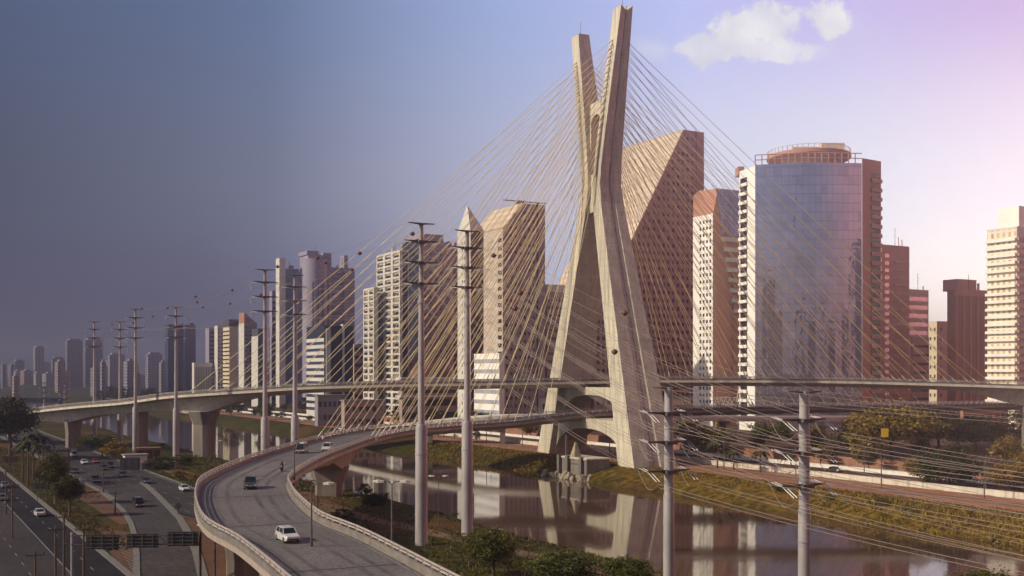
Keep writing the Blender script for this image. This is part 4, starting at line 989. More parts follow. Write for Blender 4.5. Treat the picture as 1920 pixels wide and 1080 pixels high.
# ------------------------------------------------------------------ riverbank works at the tower foot
r = empty('pumping_station', TQ(176.6, 265.5), math.atan2(PD.y, PD.x), 'concrete pumping station with round holes between the bridge legs at the waterline', 'pump house')
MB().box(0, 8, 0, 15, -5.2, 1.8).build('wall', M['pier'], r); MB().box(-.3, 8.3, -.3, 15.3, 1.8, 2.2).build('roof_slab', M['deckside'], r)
for y in (2.2, 9.5, 14.2): MB().box(-1.0, -.02, y-.7, y+.5, -5, 2.6).build('buttress', M['kerb'], r)
mb = MB()
for i in range(9): mb.tube([(-.06, 3.4+i*.62, .3), (.1, 3.4+i*.62, .3)], .17, 8)
for i in range(4): mb.tube([(-.06, 10.8+i*.7, .3), (.1, 10.8+i*.7, .3)], .17, 8)
mb.build('drain_holes', M['dark'], r)
MB().loft([[(1, 8, 2.2), (3.5, 8, 2.2), (3.5, 10.5, 2.2), (1, 10.5, 2.2)], [(2, 9, 6.5), (2.4, 9, 6.5), (2.4, 9.4, 6.5), (2, 9.4, 6.5)]]).build('pointed_cap', M['rubble'], r)
MB().tube([(1, 12.5, 2.2), (1, 12.5, 8.5)], .3, 8).build('vent_pipe', M['kerb'], r)
rr = random.Random(5)
for i in range(20):
    p_ = TQ(rr.uniform(173.5, 176.2), 262+i*1.15, rr.uniform(-4.2, -3.6)); s_ = rr.uniform(.8, 1.9)
    mb = MB(); mb.loft([[Vector((math.cos(k*math.pi/3)*s_*rr.uniform(.7, 1), math.sin(k*math.pi/3)*s_*.5, z)) for k in range(6)] for z in (-.6, .3)]+[[Vector((math.cos(k*math.pi/3)*s_*.4+s_*.4, math.sin(k*math.pi/3)*s_*.3, .8+s_*.4)) for k in range(6)]])
    o = mb.build('stone_slab', M['rubble'], loc=p_); o.rotation_euler = (rr.uniform(-.5, .5), rr.uniform(-.5, .5), rr.uniform(0, 6)); tag(o, 'broken pale slab in the heap at the water edge under the bridge tower', 'stone slab', 'pale slabs heaped under the bridge tower')
# barriers and walls of the far bank
def wall_strip(name, label, t, q0, q1, h, th, m, cat='barrier', gap=None):
    r = empty(name, TQ(t, q0), math.atan2(QD.y, QD.x), label, cat); L = q1-q0
    MB().box(0, L, -th/2, th/2, -.1, h).build('wall', m, r); MB().box(-.05, L+.05, -th/2-.06, th/2+.06, h, h+.12).build('coping', m, r)
wall_strip('road_barrier', 'long white concrete barrier along the far avenue, riverward one', 213.5, 60, 800, .95, .35, M['white'])
wall_strip('road_barrier', 'second white barrier in the middle of the far avenue', 233, 40, 800, 1.0, .35, M['white'])
wall_strip('boundary_wall', 'pale boundary wall behind the rail bed beyond the river', 211.8, 110, 520, 1.3, .25, M['deckside'], 'wall')
wall_strip('boundary_wall', 'brick boundary wall behind the far avenue', 243, -20, 620, 2.6, .3, M['brick'], 'wall')
# elevated link road behind the tower
r = empty('viaduct', (0, 0, 0), 0, 'low pale viaduct passing behind the bridge tower legs', 'viaduct')
VI = Path([(-76, 452, .2), (-52, 438, 4.5), (-22, 426, 9), (5, 420, 10.5), (40, 425, 10.5), (90, 440, 9), (150, 465, 8)], 6)
def vb(path, sec, nm, m): mb = path.sweep(sec); return mb.build(nm, m, r)
vb(VI, lambda s: [(5, 0), (5, -1.1), (-5, -1.1), (-5, 0)], 'deck', M['deckside']); 
for o in (4.9, -4.9): vb(VI, lambda s: [(o-.15, 0), (o-.15, .9), (o+.15, .9), (o+.15, 0)], 'parapet', M['white'])
for x in range(20, int(VI.s[-1]), 30):
    p_ = VI.at(x); MB().box(p_.x-1, p_.x+1, p_.y-1.5, p_.y+1.5, -.2, p_.z-1).build('pier', M['pier'], r)

# ------------------------------------------------------------------ trees
def leaf_crown(seed, nclump, nleaf, size, flat=.8, hollow=.35):
    r_ = random.Random(seed); mb = MB()
    for c in range(nclump):
        while True:
            p_ = Vector((r_.uniform(-1, 1), r_.uniform(-1, 1), r_.uniform(-.75, 1)))
            if hollow < p_.length < 1: break
        p_.z *= flat; cr = r_.uniform(.16, .34)
        for k in range(nleaf):
            d = Vector((r_.gauss(0, 1), r_.gauss(0, 1), r_.gauss(0, .8)))*cr*.55; o = p_+d
            n1 = Vector((r_.gauss(0, 1), r_.gauss(0, 1), r_.gauss(0, 1)+.6)).normalized(); a = n1.orthogonal().normalized(); b = n1.cross(a)
            s = size*r_.uniform(.6, 1.3); mb.add([o-a*s, o-b*s*.6, o+a*s, o+b*s*.6], [(0, 1, 2, 3)])
    return mb
crowns = {}
def crown_mesh(kind):
    if kind in crowns: return crowns[kind]
    name, seed, nc, nl, sz, fl, mk = {'big': ('a', 1, 120, 90, .045, .8, 'leaf'), 'big_warm': ('b', 2, 120, 90, .045, .62, 'leaf_warm'), 'big_dark': ('c', 3, 110, 90, .045, .75, 'leaf_dark'),
        'mid': ('d', 4, 45, 45, .075, .85, 'leaf'), 'mid2': ('e', 5, 40, 45, .08, 1.0, 'leaf_dark'), 'mid3': ('f', 6, 45, 45, .075, .7, 'leaf_warm'), 'bush': ('g', 8, 30, 40, .09, .6, 'leaf'),
        'airy': ('h', 9, 60, 60, .04, .7, 'leaf')}[kind]
    mb = leaf_crown(seed, nc, nl, sz, fl); me = bpy.data.meshes.new('crown'); me.from_pydata(mb.v, [], mb.f); me.materials.append(M[mk]); crowns[kind] = me; return me
trunks = {}
def trunk_mesh(v):
    if v in trunks: return trunks[v]
    r_ = random.Random(v); mb = MB(); mb.tube([(0, 0, -.06), (.01, .01, .25), (.03*(v-1), .02, .55), (.02, .03*(v-1), .8)], [.045, .035, .028, .012], 7)
    for k in range(6):
        a = k*1.05+r_.random(); z = .3+.07*k; mb.tube([(0, 0, z), (math.cos(a)*.16, math.sin(a)*.16, z+.13), (math.cos(a)*.30, math.sin(a)*.30, z+.30)], [.018, .013, .005], 5)
    o = mb.build('trunk', M['trunk']); me = o.data; bpy.data.objects.remove(o); trunks[v] = me; return me
tn = [0]
def tree(loc, h, w, kind, label, group=None, name='tree', cf=.62, rz=None):
    """h height, w crown width; crown centre sits at height h-cf*..."""
    tn[0] += 1; rz = tn[0]*1.3 if rz is None else rz
    r = empty(name, loc, rz, label, 'tree' if name != 'bush' else 'bush', group)
    c = bpy.data.objects.new('crown', crown_mesh(kind)); COL.objects.link(c); c.parent = r
    chh = h*cf/2; c.location = (0, 0, h-chh); c.scale = (w/2, w/2, chh/.8)
    t = bpy.data.objects.new('trunk', trunk_mesh(tn[0] % 3)); COL.objects.link(t); t.parent = r; t.scale = (h*.9, h*.9, h)
    return r
tree(at(1672, 872), 18.3, 25, 'big_warm', 'large sunlit spreading tree left of the dark tree on the far bank', cf=.7)
tree(atY(1612, 350), 11, 14, 'big_warm', 'smaller olive tree at the left foot of the large sunlit tree', cf=.8)
tree(at(1780, 912), 9.6, 15, 'big_dark', 'round dark tree beside the avenue right of the large sunlit tree', cf=.95)
tree(at(1735, 905), 7, 9, 'big_warm', 'olive tree touching the left side of the round dark tree', cf=.9)
tree(at(1893, 918), 6.5, 11, 'big_warm', 'leafy warm coloured tree at the right edge by the avenue', cf=.92)
tree(atY(1830, 380), 12, 16, 'big_dark', 'dark tree under the right ramp behind the avenue', cf=.8); tree(atY(1760, 400), 13, 18, 'big_dark', 'dark tree between the large sunlit tree and the right pier', cf=.8)
tree(atY(1900, 400), 11, 16, 'mid2', 'dark tree in front of the right pier', cf=.8)
tree(at(880, 1062, 0), 5.2, 6.5, 'airy', 'small airy tree at the bottom left of the river lawn', cf=.7)
tree(at(925, 1078, 0), 6, 6, 'big', 'green tree at the bottom centre beside the double lamp', cf=.75); tree(at(1055, 1105, 0), 4.6, 8, 'big', 'rounded green tree cut by the bottom edge below the tower reflection', cf=.8)
tree(at(985, 1085), 3.2, 4, 'airy', 'thin young tree right of the bottom centre tree', cf=.7)
tree(at(1175, 1110), 4.2, 6, 'big', 'green bush top cut by the bottom edge left of the low pole', cf=.8, name='bush')
tree(at(1850, 1170), 5.6, 8, 'big', 'bright green tree top rising from the bottom right corner', cf=.8); tree(at(1715, 1180), 5, 3, 'airy', 'thin green sapling near the bottom right', cf=.6)
tree(at(703, 955), 3.2, 5, 'big_dark', 'dark bush on the soil bank right of the ramp pier', cf=.85, name='bush'); tree(at(684, 930), 2.4, 3.4, 'mid2', 'tiny dark bush at the water edge by the ramp pier', cf=.8, name='bush')
tree(at(640, 975), 1.8, 4, 'mid2', 'low dark bush on the soil slope below the ramp', cf=.8, name='bush')
for i, (px, py, h, w, k, lab) in enumerate([(130, 968, 7.6, 5.2, 'big_dark', 'dark rounded tree standing in the road median'), (104, 945, 10.5, 5.4, 'big', 'tall leafy tree behind the rounded median tree'),
        (86, 925, 6.5, 4.5, 'big_dark', 'low dark tree left of the tall leafy median tree'), (192, 858, 7.5, 10, 'mid', 'green tree between the deck piers'), (215, 862, 6, 8, 'mid3', 'olive shrub tree left of the bank works'),
        (18, 862, 19, 16, 'big_dark', 'big dark tree at the left edge hiding the deck end'), (-8, 848, 15, 13, 'mid2', 'dark tree below the deck end at the left edge'), (160, 842, 5, 9, 'mid', 'low tree left of the second deck pier'),
        (300, 880, 3.2, 8, 'mid2', 'low dark shrub right of the bank works'), (345, 872, 3.2, 8, 'mid', 'green shrub right of the broad pier'), (337, 900, 2.6, 4, 'mid3', 'small shrub on the soil by the highway'), (368, 905, 2.4, 4, 'mid3', 'small shrub near the ramp rim')]):
    tree(at(px, py), h, w, k, lab, cf=.62 if h > 6 else .9)
rt_ = random.Random(3); G1 = 'trees along the far river bank'
for i in range(120):
    t = rt_.choice([206, 237, 240, 248, 258, 275, 300, 330]); q_ = rt_.uniform(40, 760)
    v = TQ(t+rt_.uniform(-2, 2), q_); px = 960+F*v.x/v.y
    if not (380 < px < 1950) : continue
    if 960 < px < 1260 and t < 230: continue
    h = rt_.uniform(5, 10) if t > 210 else rt_.uniform(2.5, 4.5)
    tree(v, h, h*rt_.uniform(.8, 1.3), rt_.choice(['mid3', 'mid3', 'mid3', 'mid']) if px > 1150 else rt_.choice(['mid', 'mid2', 'mid3', 'mid2']), 'leafy tree among those lining the avenue beyond the river', G1, cf=.75)  # right-hand trees get warmer leaves, the warm light put into their colour
for i in range(70):
    px = rt_.uniform(30, 520); Y = rt_.uniform(560, 1300); v = atY(px, Y); tt = v.dot(PD)
    if 60 < tt < 185: continue
    h = rt_.uniform(7, 13); tree(v, h, h*rt_.uniform(1, 1.6), rt_.choice(['mid', 'mid2', 'mid2']), 'dark distant tree in the belt below the hazy skyline', 'dark trees below the hazy skyline', cf=.85)
# small bank shrubs
for i in range(46):
    s_ = rt_.choice([0, 1]); q_ = rt_.uniform(60, 480); t = 96+1.6*smoothnoise(q_, 1)+rt_.uniform(-6, 2) if s_ == 0 else 184+rt_.uniform(-4, 6)
    v = TQ(t, q_, -1.2 if s_ == 0 else -1.0); h = rt_.uniform(.9, 1.9)
    if s_ and 290 < q_ < 345: continue
    r_ = tree(v, h, h*rt_.uniform(1.2, 2), 'bush', 'low green shrub growing on the river embankment', 'shrubs on the river embankments', 'bush', cf=.95)
def tufts(name, m, n, gen, hmin, hmax, seed):
    r_ = random.Random(seed); mb = MB()
    for i in range(n):
        v = gen(r_)
        for k in range(3):
            a = r_.uniform(0, 6.28); h = r_.uniform(hmin, hmax); w = h*.35; d = Vector((math.cos(a), math.sin(a), 0)); lean = Vector((r_.uniform(-.3, .3), r_.uniform(-.3, .3), 1))*h
            o = v+Vector((r_.uniform(-.4, .4), r_.uniform(-.4, .4), -.05)); mb.add([o-d*w, o+d*w, o+lean], [(0, 1, 2)])
    o = mb.build(name, m); return tag(o, kind='stuff')
def zb(t):
    for (a, za), (b_, zb_) in zip(prof, prof[1:]):
        if t <= b_: return za+(zb_-za)*(t-a)/(b_-a)
    return 0
def near_bank(r_): t = r_.uniform(63.5, 101); return TQ(t, 40+r_.random()**1.5*330, zb(t))
def far_bank(r_): t = r_.uniform(175, 192.5); return TQ(t, 60+r_.random()**1.3*420, zb(t))
def median_bank(r_): q_ = 175+r_.random()*260; t = r_.uniform(29.5, 41.5 if q_ > 250 else 34); return TQ(t, q_, 0)
tufts('grass', M['leaf'], 9000, near_bank, .15, .55, 1); tufts('grass', M['leaf_warm'], 9000, far_bank, .2, .7, 2); tufts('grass', M['leaf_dark'], 2500, median_bank, .15, .4, 3)
def palm(loc, h, lab):
    r = empty('palm_tree', loc, 0, lab, 'palm tree'); mb = MB(); mb.tube([(0, 0, -.3), (.15, 0, h*.5), (0, .1, h)], [.28, .2, .16], 8); mb.build('trunk', M['trunk'], r)
    mb = MB(); r_ = random.Random(int(h*100))
    for k in range(18):
        a = k*2.4; tilt = r_.uniform(.2, 1.1); L = r_.uniform(2.6, 3.8); prev = None
        for i in range(9):
            t = i/8; rr_ = L*t*math.cos(tilt*.4); z = h+L*(t*math.sin(tilt)-1.15*t*t)
            c = Vector((math.cos(a)*rr_, math.sin(a)*rr_, z)); sdv = Vector((-math.sin(a), math.cos(a), 0))*(.55*math.sin(math.pi*min(1, t+.12))+.03)
            cur = (c-sdv+Vector((0, 0, -.25)), c, c+sdv+Vector((0, 0, -.25)))
            if prev: mb.add([prev[0], prev[1], prev[2], cur[0], cur[1], cur[2]], [(0, 1, 4, 3), (1, 2, 5, 4)])
            prev = cur
    mb.build('crown', M['leaf_dark'], r)
for i, (px, py, h, lab) in enumerate([(42, 905, 9, 'leftmost palm in the median clump'), (52, 912, 10.5, 'front palm in the median clump'), (62, 900, 11.5, 'tallest palm in the middle of the median clump'), (72, 908, 9.5, 'rightmost palm in the median clump'), (80, 898, 10.5, 'rear palm at the right of the median clump'),
                                   (1345, 878, 8, 'single slim palm on the far bank right of the tower'), (1560, 872, 8.5, 'slim palm on the far bank right of the low pole')]):
    palm(at(px, py), h, lab)
# far row of slim palms by the water
for i, px in enumerate([1375, 1425, 1482]): palm(at(px, 884+i*2), 5.5, 'slim palm on the far bank path, %s of three before the avenue' % ['left one', 'middle one', 'right one'][i])

# ------------------------------------------------------------------ lamps, poles and signs
def lamp(loc, h, lab, arms=1, ang=0, alen=2.2, group=None, thin=.09):
    r = empty('street_lamp', loc, ang, lab, 'street lamp', group)
    mb = MB(); mb.tube([(0, 0, -.1), (0, 0, h*.6), (0, 0, h)], [thin*1.4, thin, thin*.8], 8); mb.tube([(0, 0, 0), (0, 0, .5)], thin*2, 8); mb.build('post', M['steel'], r)
    for s in ((1,) if arms == 1 else (1, -1)):
        mb = MB(); mb.tube([(0, 0, h-.05), (s*alen*.4, 0, h+.25), (s*alen, 0, h+.3)], thin*.7, 6); a = mb.build('arm', M['steel'], r)
        mb = MB(); mb.loft([[(s*(alen-.1), y*.16, h+.25+z*.1) for y, z in ((-1, -1), (1, -1), (1, 1), (-1, 1))], [(s*(alen+.5), y*.24, h+.28+z*.14) for y, z in ((-1, -1), (1, -1), (1, 1), (-1, 1))], [(s*(alen+1.0), y*.12, h+.30+z*.06) for y, z in ((-1, -1), (1, -1), (1, 1), (-1, 1))]])
        mb.build('lamp_head', M['white'], a)
    return r
def onramp(px, py, off, lab, h=5.2, **k):
    s = min((abs(960+F*LO.at(x, off).x/LO.at(x, off).y-px)+abs(HZ+F*(CAMZ-LO.at(x, off).z)/LO.at(x, off).y-py), x) for x in [i*2 for i in range(int(LO.s[-1]/2))])[1]
    return lamp(LO.at(s, off), h, lab, **k)
lamp(atY(584, 112, 9.3), 6.2, 'street lamp on the near side of the ramp left of the white hatchback', ang=0, alen=1.3)
onramp(736, 1040, 6.9, 'double headed lamp outside the ramp rail left of the large pole', 6.8, arms=2, alen=.9)
lamp(at(596, 975), 7, 'white headed lamp below the ramp beside the pier', ang=math.pi, alen=1.4)
lamp(atY(953, 150), 5.0, 'white headed lamp between the bottom trees', ang=math.pi, alen=1.6); lamp(at(822, 985), 8.5, 'slim double lamp between the two large poles', arms=2, alen=.8, thin=.06)
lamp(at(403, 1110), 8.0, 'grey lamp post beside the soil wedge at the bottom left', thin=.12, alen=1.2, ang=math.pi)
lamp(at(403, 868), 6.5, 'distant lamp behind the ramp rim', ang=0, alen=1.2)
onramp(530, 870, 6.9, 'lamp post on the inner rim of the ramp by the motorcycle', 5.5, alen=1); onramp(558, 850, -6.9, 'lamp post on the ramp beside the grey van', 5.5, alen=1)
for i, q_ in enumerate([90, 125, 160, 195, 230, 265, 300, 345, 390, 440, 500, 560]):
    v = TQ(213, q_); lamp(v, 9, 'slim pale lamp post along the far avenue barrier', ang=0.5, alen=1.4, group='slim lamp posts along the far avenue', thin=.10)
for i in range(16):
    v = TQ(204.5, 70+i*28); r = empty('rail_mast', v, math.atan2(PD.y, PD.x), 'slim dark catenary mast beside the rail bed beyond the river', 'mast', 'catenary masts beside the rail bed')
    mb = MB(); mb.tube([(0, 0, -.2), (0, 0, 8.5)], [.16, .11], 6); mb.build('post', M['steel'], r); mb = MB(); mb.beam((0, 0, 7.4), (3.2, 0, 7.7), .1, .1); mb.beam((0, 0, 6.6), (2.4, 0, 7.6), .07, .07); mb.build('arm', M['steel'], r)
def wood_pole(px, py_top, py_base, lab, wpx=3):
    b_ = at(px, py_base); h = zat(py_top, b_.y); r = empty('utility_pole', b_, 0.5, lab, 'utility pole')
    mb = MB(); mb.tube([(0, 0, -.3), (0, 0, h)], [.17, .11], 8); mb.build('post', M['trunk'], r)
    mb = MB(); mb.beam((-1.0, 0, h-.5), (1.0, 0, h-.5), .1, .12)
    for x in (-.9, 0, .9): mb.tube([(x, 0, h-.45), (x, 0, h-.2)], .06, 5)
    mb.build('crossarm', M['trunk'], r)
for px, pt, pb, lab in [(120, 962, 1100, 'dark wooden pole left of the leftmost gantry sign'), (157, 985, 1120, 'dark wooden pole at the left end of the gantry'), (11, 880, 965, 'dark pole at the left edge beside the avenue'), (104, 985, 1130, 'dark wooden pole with boxes near the bottom left'),
                        (128, 840, 898, 'slim pole beside the median tree'), (194, 868, 925, 'slim pole on the highway verge'), (216, 920, 965, 'short slim pole on the median lawn'), (66, 1033, 1140, 'short dark pole at the bottom left corner'), (23, 905, 1010, 'grey pole left of the avenue')]:
    wood_pole(px, pt, pb, lab)
def sign_back(px0, px1, py0, py1, Y, lab, posts=True, skew=0):
    z1, z0 = zat(py0, Y), zat(py1, Y); x0, x1 = (px0-960)/F*Y, (px1-960)/F*Y
    r = empty('road_sign', (x0, Y, 0), 0.04, lab, 'road sign'); w = x1-x0
    MB().box(0, w, 0, .08, z0, z1).build('panel', M['sign'], r)
    mb = MB()
    for k in range(4): zz = z0+(z1-z0)*(k+.5)/4; mb.box(0, w, -.09, -.003, zz-.05, zz+.05)
    for k in range(3): xx = w*(k+.5)/3; mb.box(xx-.05, xx+.05, -.16, -.091, z0-.05, z1+.05)
    mb.build('stiffeners', M['steel'], r)
    if posts:
        mb = MB()
        for xx in ([w*.25, w*.75] if w > 3 else [w/2]): mb.tube([(xx, .16, -.2), (xx, .16, z1)], .07, 6)
        mb.build('post', M['steel'], r)
    return r
GYs = 134.0
s1 = [sign_back(161, 222, 1003, 1030, GYs, 'leftmost of the three dark gantry signs seen from behind', False), sign_back(238, 296, 1001, 1027, GYs, 'middle one of the three dark gantry signs seen from behind', False), sign_back(314, 371, 997, 1024, GYs, 'rightmost of the three dark gantry signs seen from behind', False)]
r = empty('sign_gantry', (0, GYs+.5, 0), 0, 'dark lattice gantry carrying three signs across the lower left roads', 'gantry')
x0, x1 = (130-960)/F*GYs, (372-960)/F*GYs; zt = zat(1006, GYs); zb = zat(1022, GYs)
mb = MB()
for z in (zt, zb):
    for y in (0, .6): mb.beam((x0, y, z), (x1, y, z), .1, .1)
n = 16
for i in range(n):
    xa = x0+(x1-x0)*i/n; xb = x0+(x1-x0)*(i+1)/n; mb.beam((xa, 0, zt if i % 2 else zb), (xb, 0, zb if i % 2 else zt), .07, .07)
mb.build('truss', M['steel'], r)
for x in (x0, x1): MB().tube([(x, .3, -.2), (x, .3, zt+.4)], .17, 8).build('post', M['pole'] if x == x0 else M['dark'], r)
for a in [(225, 262, 858, 881, 300, 'dark sign back on the verge before the bank works'), (145, 175, 834, 851, 380, 'dark sign back over the highway near the second pier'), (5, 32, 855, 867, 300, 'small dark sign back at the left edge'), (61, 94, 905, 917, 230, 'small dark sign back on the median left of the trees')]: sign_back(*a)
# small diamond sign
r = empty('warning_sign', at(334, 966), 0, 'small dark diamond sign at the tip of the soil wedge', 'road sign'); MB().tube([(0, 0, -.1), (0, 0, 1.6)], .09, 6).build('post', M['dark'], r)
MB().add([(0, -.05, 1.0), (.75, -.05, 1.75), (0, -.05, 2.5), (-.75, -.05, 1.75), (0, .02, 1.0), (.75, .02, 1.75), (0, .02, 2.5), (-.75, .02, 1.75)], [(0, 1, 2, 3), (7, 6, 5, 4), (0, 1, 5, 4), (1, 2, 6, 5), (2, 3, 7, 6), (3, 0, 4, 7)]).build('plate', M['sign'], r)
r = empty('yellow_sign', atY(1659, 310), 0, 'bright yellow square sign on a post before the large sunlit tree', 'sign'); MB().box(-1, 1, -.06, .06, 9, 11.4).build('panel', mat('yellow paint', (.75, .48, .02), .5), r); MB().tube([(0, .1, -.2), (0, .1, 9.2)], .09, 6).build('post', M['steel'], r)
# bank works
v = at(278, 860); r = empty('site_container', v, .4, 'orange open sided container on the bank works behind the pole', 'container')
mb = MB(); mb.box(-3.6, 3.6, -2, 2, 0, .3)
for x in (-3.5, -1.2, 1.2, 3.5):
    for y in (-1.9, 1.9): mb.box(x-.1, x+.1, y-.1, y+.1, .3, 3.4)
mb.build('frame', mat('orange paint', (.30, .11, .03), .6), r); MB().box(-3.4, 3.4, -1.7, 1.7, .3, 2.7).build('load', M['soil'], r); MB().box(-3.7, 3.7, -2.1, 2.1, 3.4, 3.6).build('roof', mat('orange roof paint', (.36, .14, .04), .6), r)
v = at(252, 868); r = empty('site_hut', v, .5, 'low white walled hut with flat roof beside the highway', 'hut'); MB().box(-3, 3.4, -2, 2, 0, 2.4).build('wall', W['white'], r); MB().box(-3.4, 3.8, -2.4, 2.4, 2.4, 2.7).build('roof', W['grey'], r); MB().box(-1.5, 1.2, -2.05, -1.9, .8, 1.8).build('window', M['glass'], r)
v = at(296, 880); r = empty('site_wall', v, .5, 'grey low wall enclosure on the soil right of the dark sign', 'wall'); MB().box(-4.5, 4.5, -.2, .2, -.1, 1.8).build('panel', W['grey'], r); MB().box(-4.9, -4.3, -.35, .35, -.1, 2.3).build('post', W['white'], r); MB().box(4.3, 4.9, -.35, .35, -.1, 2.0).build('post', W['white'], r)

# ------------------------------------------------------------------ vehicles
def paintm(name, c, metal=.3): m = mat(name, c, .3, .03, 1, metal=metal); m.node_tree.nodes['Principled BSDF'].inputs['Coat Weight'].default_value = .6; return m
CP = {'black': paintm('black car paint', (.02, .02, .024)), 'dark': paintm('dark grey car paint', (.05, .05, .055)), 'white': paintm('white car paint', (.55, .55, .57), 0), 'silver': paintm('silver car paint', (.42, .43, .45), .7), 'red': paintm('red car paint', (.25, .03, .025)), 'grey': paintm('grey car paint', (.20, .20, .215), .5)}
M['tyre'] = mat('tyre rubber', (.02, .02, .02), .9, .1, 3); M['carglass'] = mat('car glass', (.015, .018, .02), .08, .05, 1, spec=.8); M['hl'] = mat('headlight lens', (.7, .7, .68), .15, .02, 2); M['tl'] = mat('tail light lens', (.35, .02, .02), .25, .02, 2)
protos = {}
def car(kind, col, loc, ang, label, grp):
    key = (kind, col)
    if key not in protos:
        L, Wd, Hh, hood, roof0, roof1, tail = {'hatch': (3.9, 1.66, 1.48, .92, -.35, 1.35, 1.75), 'sedan': (4.4, 1.74, 1.45, .92, -.45, .95, 1.55), 'van': (4.3, 1.78, 1.95, 1.05, -1.05, 1.85, 2.0), 'suv': (4.4, 1.82, 1.75, 1.05, -.5, 1.75, 2.0)}[kind]
        r = empty('parked_car' if False else 'car', loc, ang, label, 'car', grp)
        hl = L/2; w = Wd/2
        def ring(x, zb, zt, ww): return [(x, -ww, zb), (x, -ww, zt*.62+zb*.38), (x, -ww*.88, zt), (x, ww*.88, zt), (x, ww, zt*.62+zb*.38), (x, ww, zb)]
        mb = MB(); mb.loft([ring(-hl, .38, .66, w*.82), ring(-hl+.18, .24, .76, w*.95), ring(-hl*.55, .22, hood-.06, w), ring(roof0-.55, .22, hood, w), ring(roof1+.3, .22, hood+.02, w), ring(hl-.2, .24, hood-.02, w*.96), ring(hl, .40, hood-.18, w*.86)])
        mb.build('body', CP[col], r, smooth=True)
        gx0 = roof0-.6 if kind != 'van' else roof0-.5; gx1 = min(hl-.12, tail)
        mb = MB(); b_ = hood-.03; mb.loft([[(gx0, -w*.86, b_), (gx1, -w*.86, b_), (gx1, w*.86, b_), (gx0, w*.86, b_)], [(roof0, -w*.70, Hh-.06), (roof1, -w*.70, Hh-.06), (roof1, w*.70, Hh-.06), (roof0, w*.70, Hh-.06)]])
        mb.build('windows', M['carglass'], r)
        mb = MB(); mb.loft([[(roof0-.03, -w*.73, Hh-.08), (roof1+.03, -w*.73, Hh-.08), (roof1+.03, w*.73, Hh-.08), (roof0-.03, w*.73, Hh-.08)], [(roof0+.12, -w*.62, Hh), (roof1-.12, -w*.62, Hh), (roof1-.12, w*.62, Hh), (roof0+.12, w*.62, Hh)]])
        for s in (-1, 1):
            for (xa, xb) in ((gx0, roof0), (gx1, roof1), ((gx0+gx1)/2+.1, (roof0+roof1)/2+.05)): mb.beam((xa, s*w*.865, b_), (xb, s*w*.71, Hh-.06), .09, .07)
        mb.build('roof', CP[col], r)
        for x in (-hl*.62, hl*.62):
            for s in (-1, 1):
                mb = MB(); mb.tube([(x, s*(w-.2), .31), (x, s*(w+.015), .31)], .31, 14); wh = mb.build('wheel', M['tyre'], r)
                mb = MB(); mb.tube([(x, s*(w+.016), .31), (x, s*(w+.03), .31)], .18, 10); mb.build('rim', CP['silver'], wh)
        for s in (-1, 1):
            MB().box(-hl-.015, -hl+.2, s*w*.58-.16, s*w*.58+.16, .56, .70).build('headlight', M['hl'], r); MB().box(hl-.12, hl+.015, s*w*.64-.13, s*w*.64+.13, .62, .82).build('tail_light', M['tl'], r)
            MB().box(roof0-.45, roof0-.25, s*(w+.0)-.02, s*(w+.14), hood, hood+.14).build('mirror', CP[col], r)
        MB().box(-hl-.03, -hl+.1, -w*.7, w*.7, .34, .48).build('bumper', M['dark'], r); MB().box(-hl-.02, -hl+.05, -.26, .26, .5, .6).build('number_plate', M['white'], r)
        protos[key] = r; return r
    r = copy_tree(protos[key]); r.location = loc; r.rotation_euler = (0, 0, ang); r['label'] = label; r['group'] = grp; return r
AQ = math.atan2(QD.y, QD.x)      # heading so that the car's front (-x) points down-river towards the viewer
def ramp_car(px, py, kind, col, lab, face=1):
    best = None
    for i in range(int(s_tow_l), int(LO.s[-1])):
        for o in (-3.2, -1, 1, 3.2):
            v = LO.at(i, o, .06); d = abs(960+F*v.x/v.y-px)+abs(HZ+F*(CAMZ-v.z)/v.y-py)
            if best is None or d < best[0]: best = (d, i, o)
    _, s, o = best; v = LO.at(s, o, .06); d = LO.at(s+2, o)-LO.at(s-2, o); a = math.atan2(d.y, d.x)
    return v, a+(math.pi if face == 1 else 0)
G2 = 'cars on the curved ramp'
for px, py, k, c_, lab in [(538, 1006, 'hatch', 'white', 'white hatchback driving on the near part of the ramp'), (463, 916, 'suv', 'dark', 'dark car in the bend of the ramp'), (566, 852, 'van', 'grey', 'grey van on the upper ramp left of the white car'), (613, 845, 'suv', 'white', 'white car on the upper ramp behind the grey van')]:
    v, a = ramp_car(px, py, k, c_, lab); car(k, c_, v, a, lab, G2)
G3 = 'cars on the highway at the lower left'
for px, py, k, c_, lab in [(179, 904, 'suv', 'dark', 'dark car on the highway beside the median tree'), (230, 894, 'sedan', 'black', 'black car in the middle highway lane'), (273, 906, 'sedan', 'dark', 'dark car with a motorcycle at its left'), (345, 920, 'sedan', 'white', 'white car alone near the ramp on the highway'),
        (259, 950, 'van', 'black', 'black van on the branch road'), (195, 881, 'hatch', 'black', 'black hatchback left of a second dark car'), (206, 877, 'suv', 'black', 'second dark car before the low white hut'), (158, 870, 'sedan', 'white', 'white sedan on the highway left of the red car'), (179, 868, 'sedan', 'red', 'red car on the far highway lane'),
        (140, 887, 'sedan', 'black', 'black car next to the median tree top'), (139, 856, 'van', 'white', 'white van just behind the dark sign back'), (90, 845, 'van', 'dark', 'dark delivery van far up the highway'), (60, 836, 'sedan', 'white', 'white car in the distant queue, front one'), (44, 830, 'sedan', 'silver', 'silver car in the distant queue'), (30, 826, 'hatch', 'grey', 'grey hatchback in the distant queue'), (36, 836, 'sedan', 'dark', 'dark sedan at the left of the distant queue'), (66, 830, 'hatch', 'silver', 'silver hatchback at the right of the distant queue'), (18, 820, 'van', 'white', 'white van at the rear of the distant queue')]:
    car(k, c_, at(px, py, .03), AQ, lab, G3)
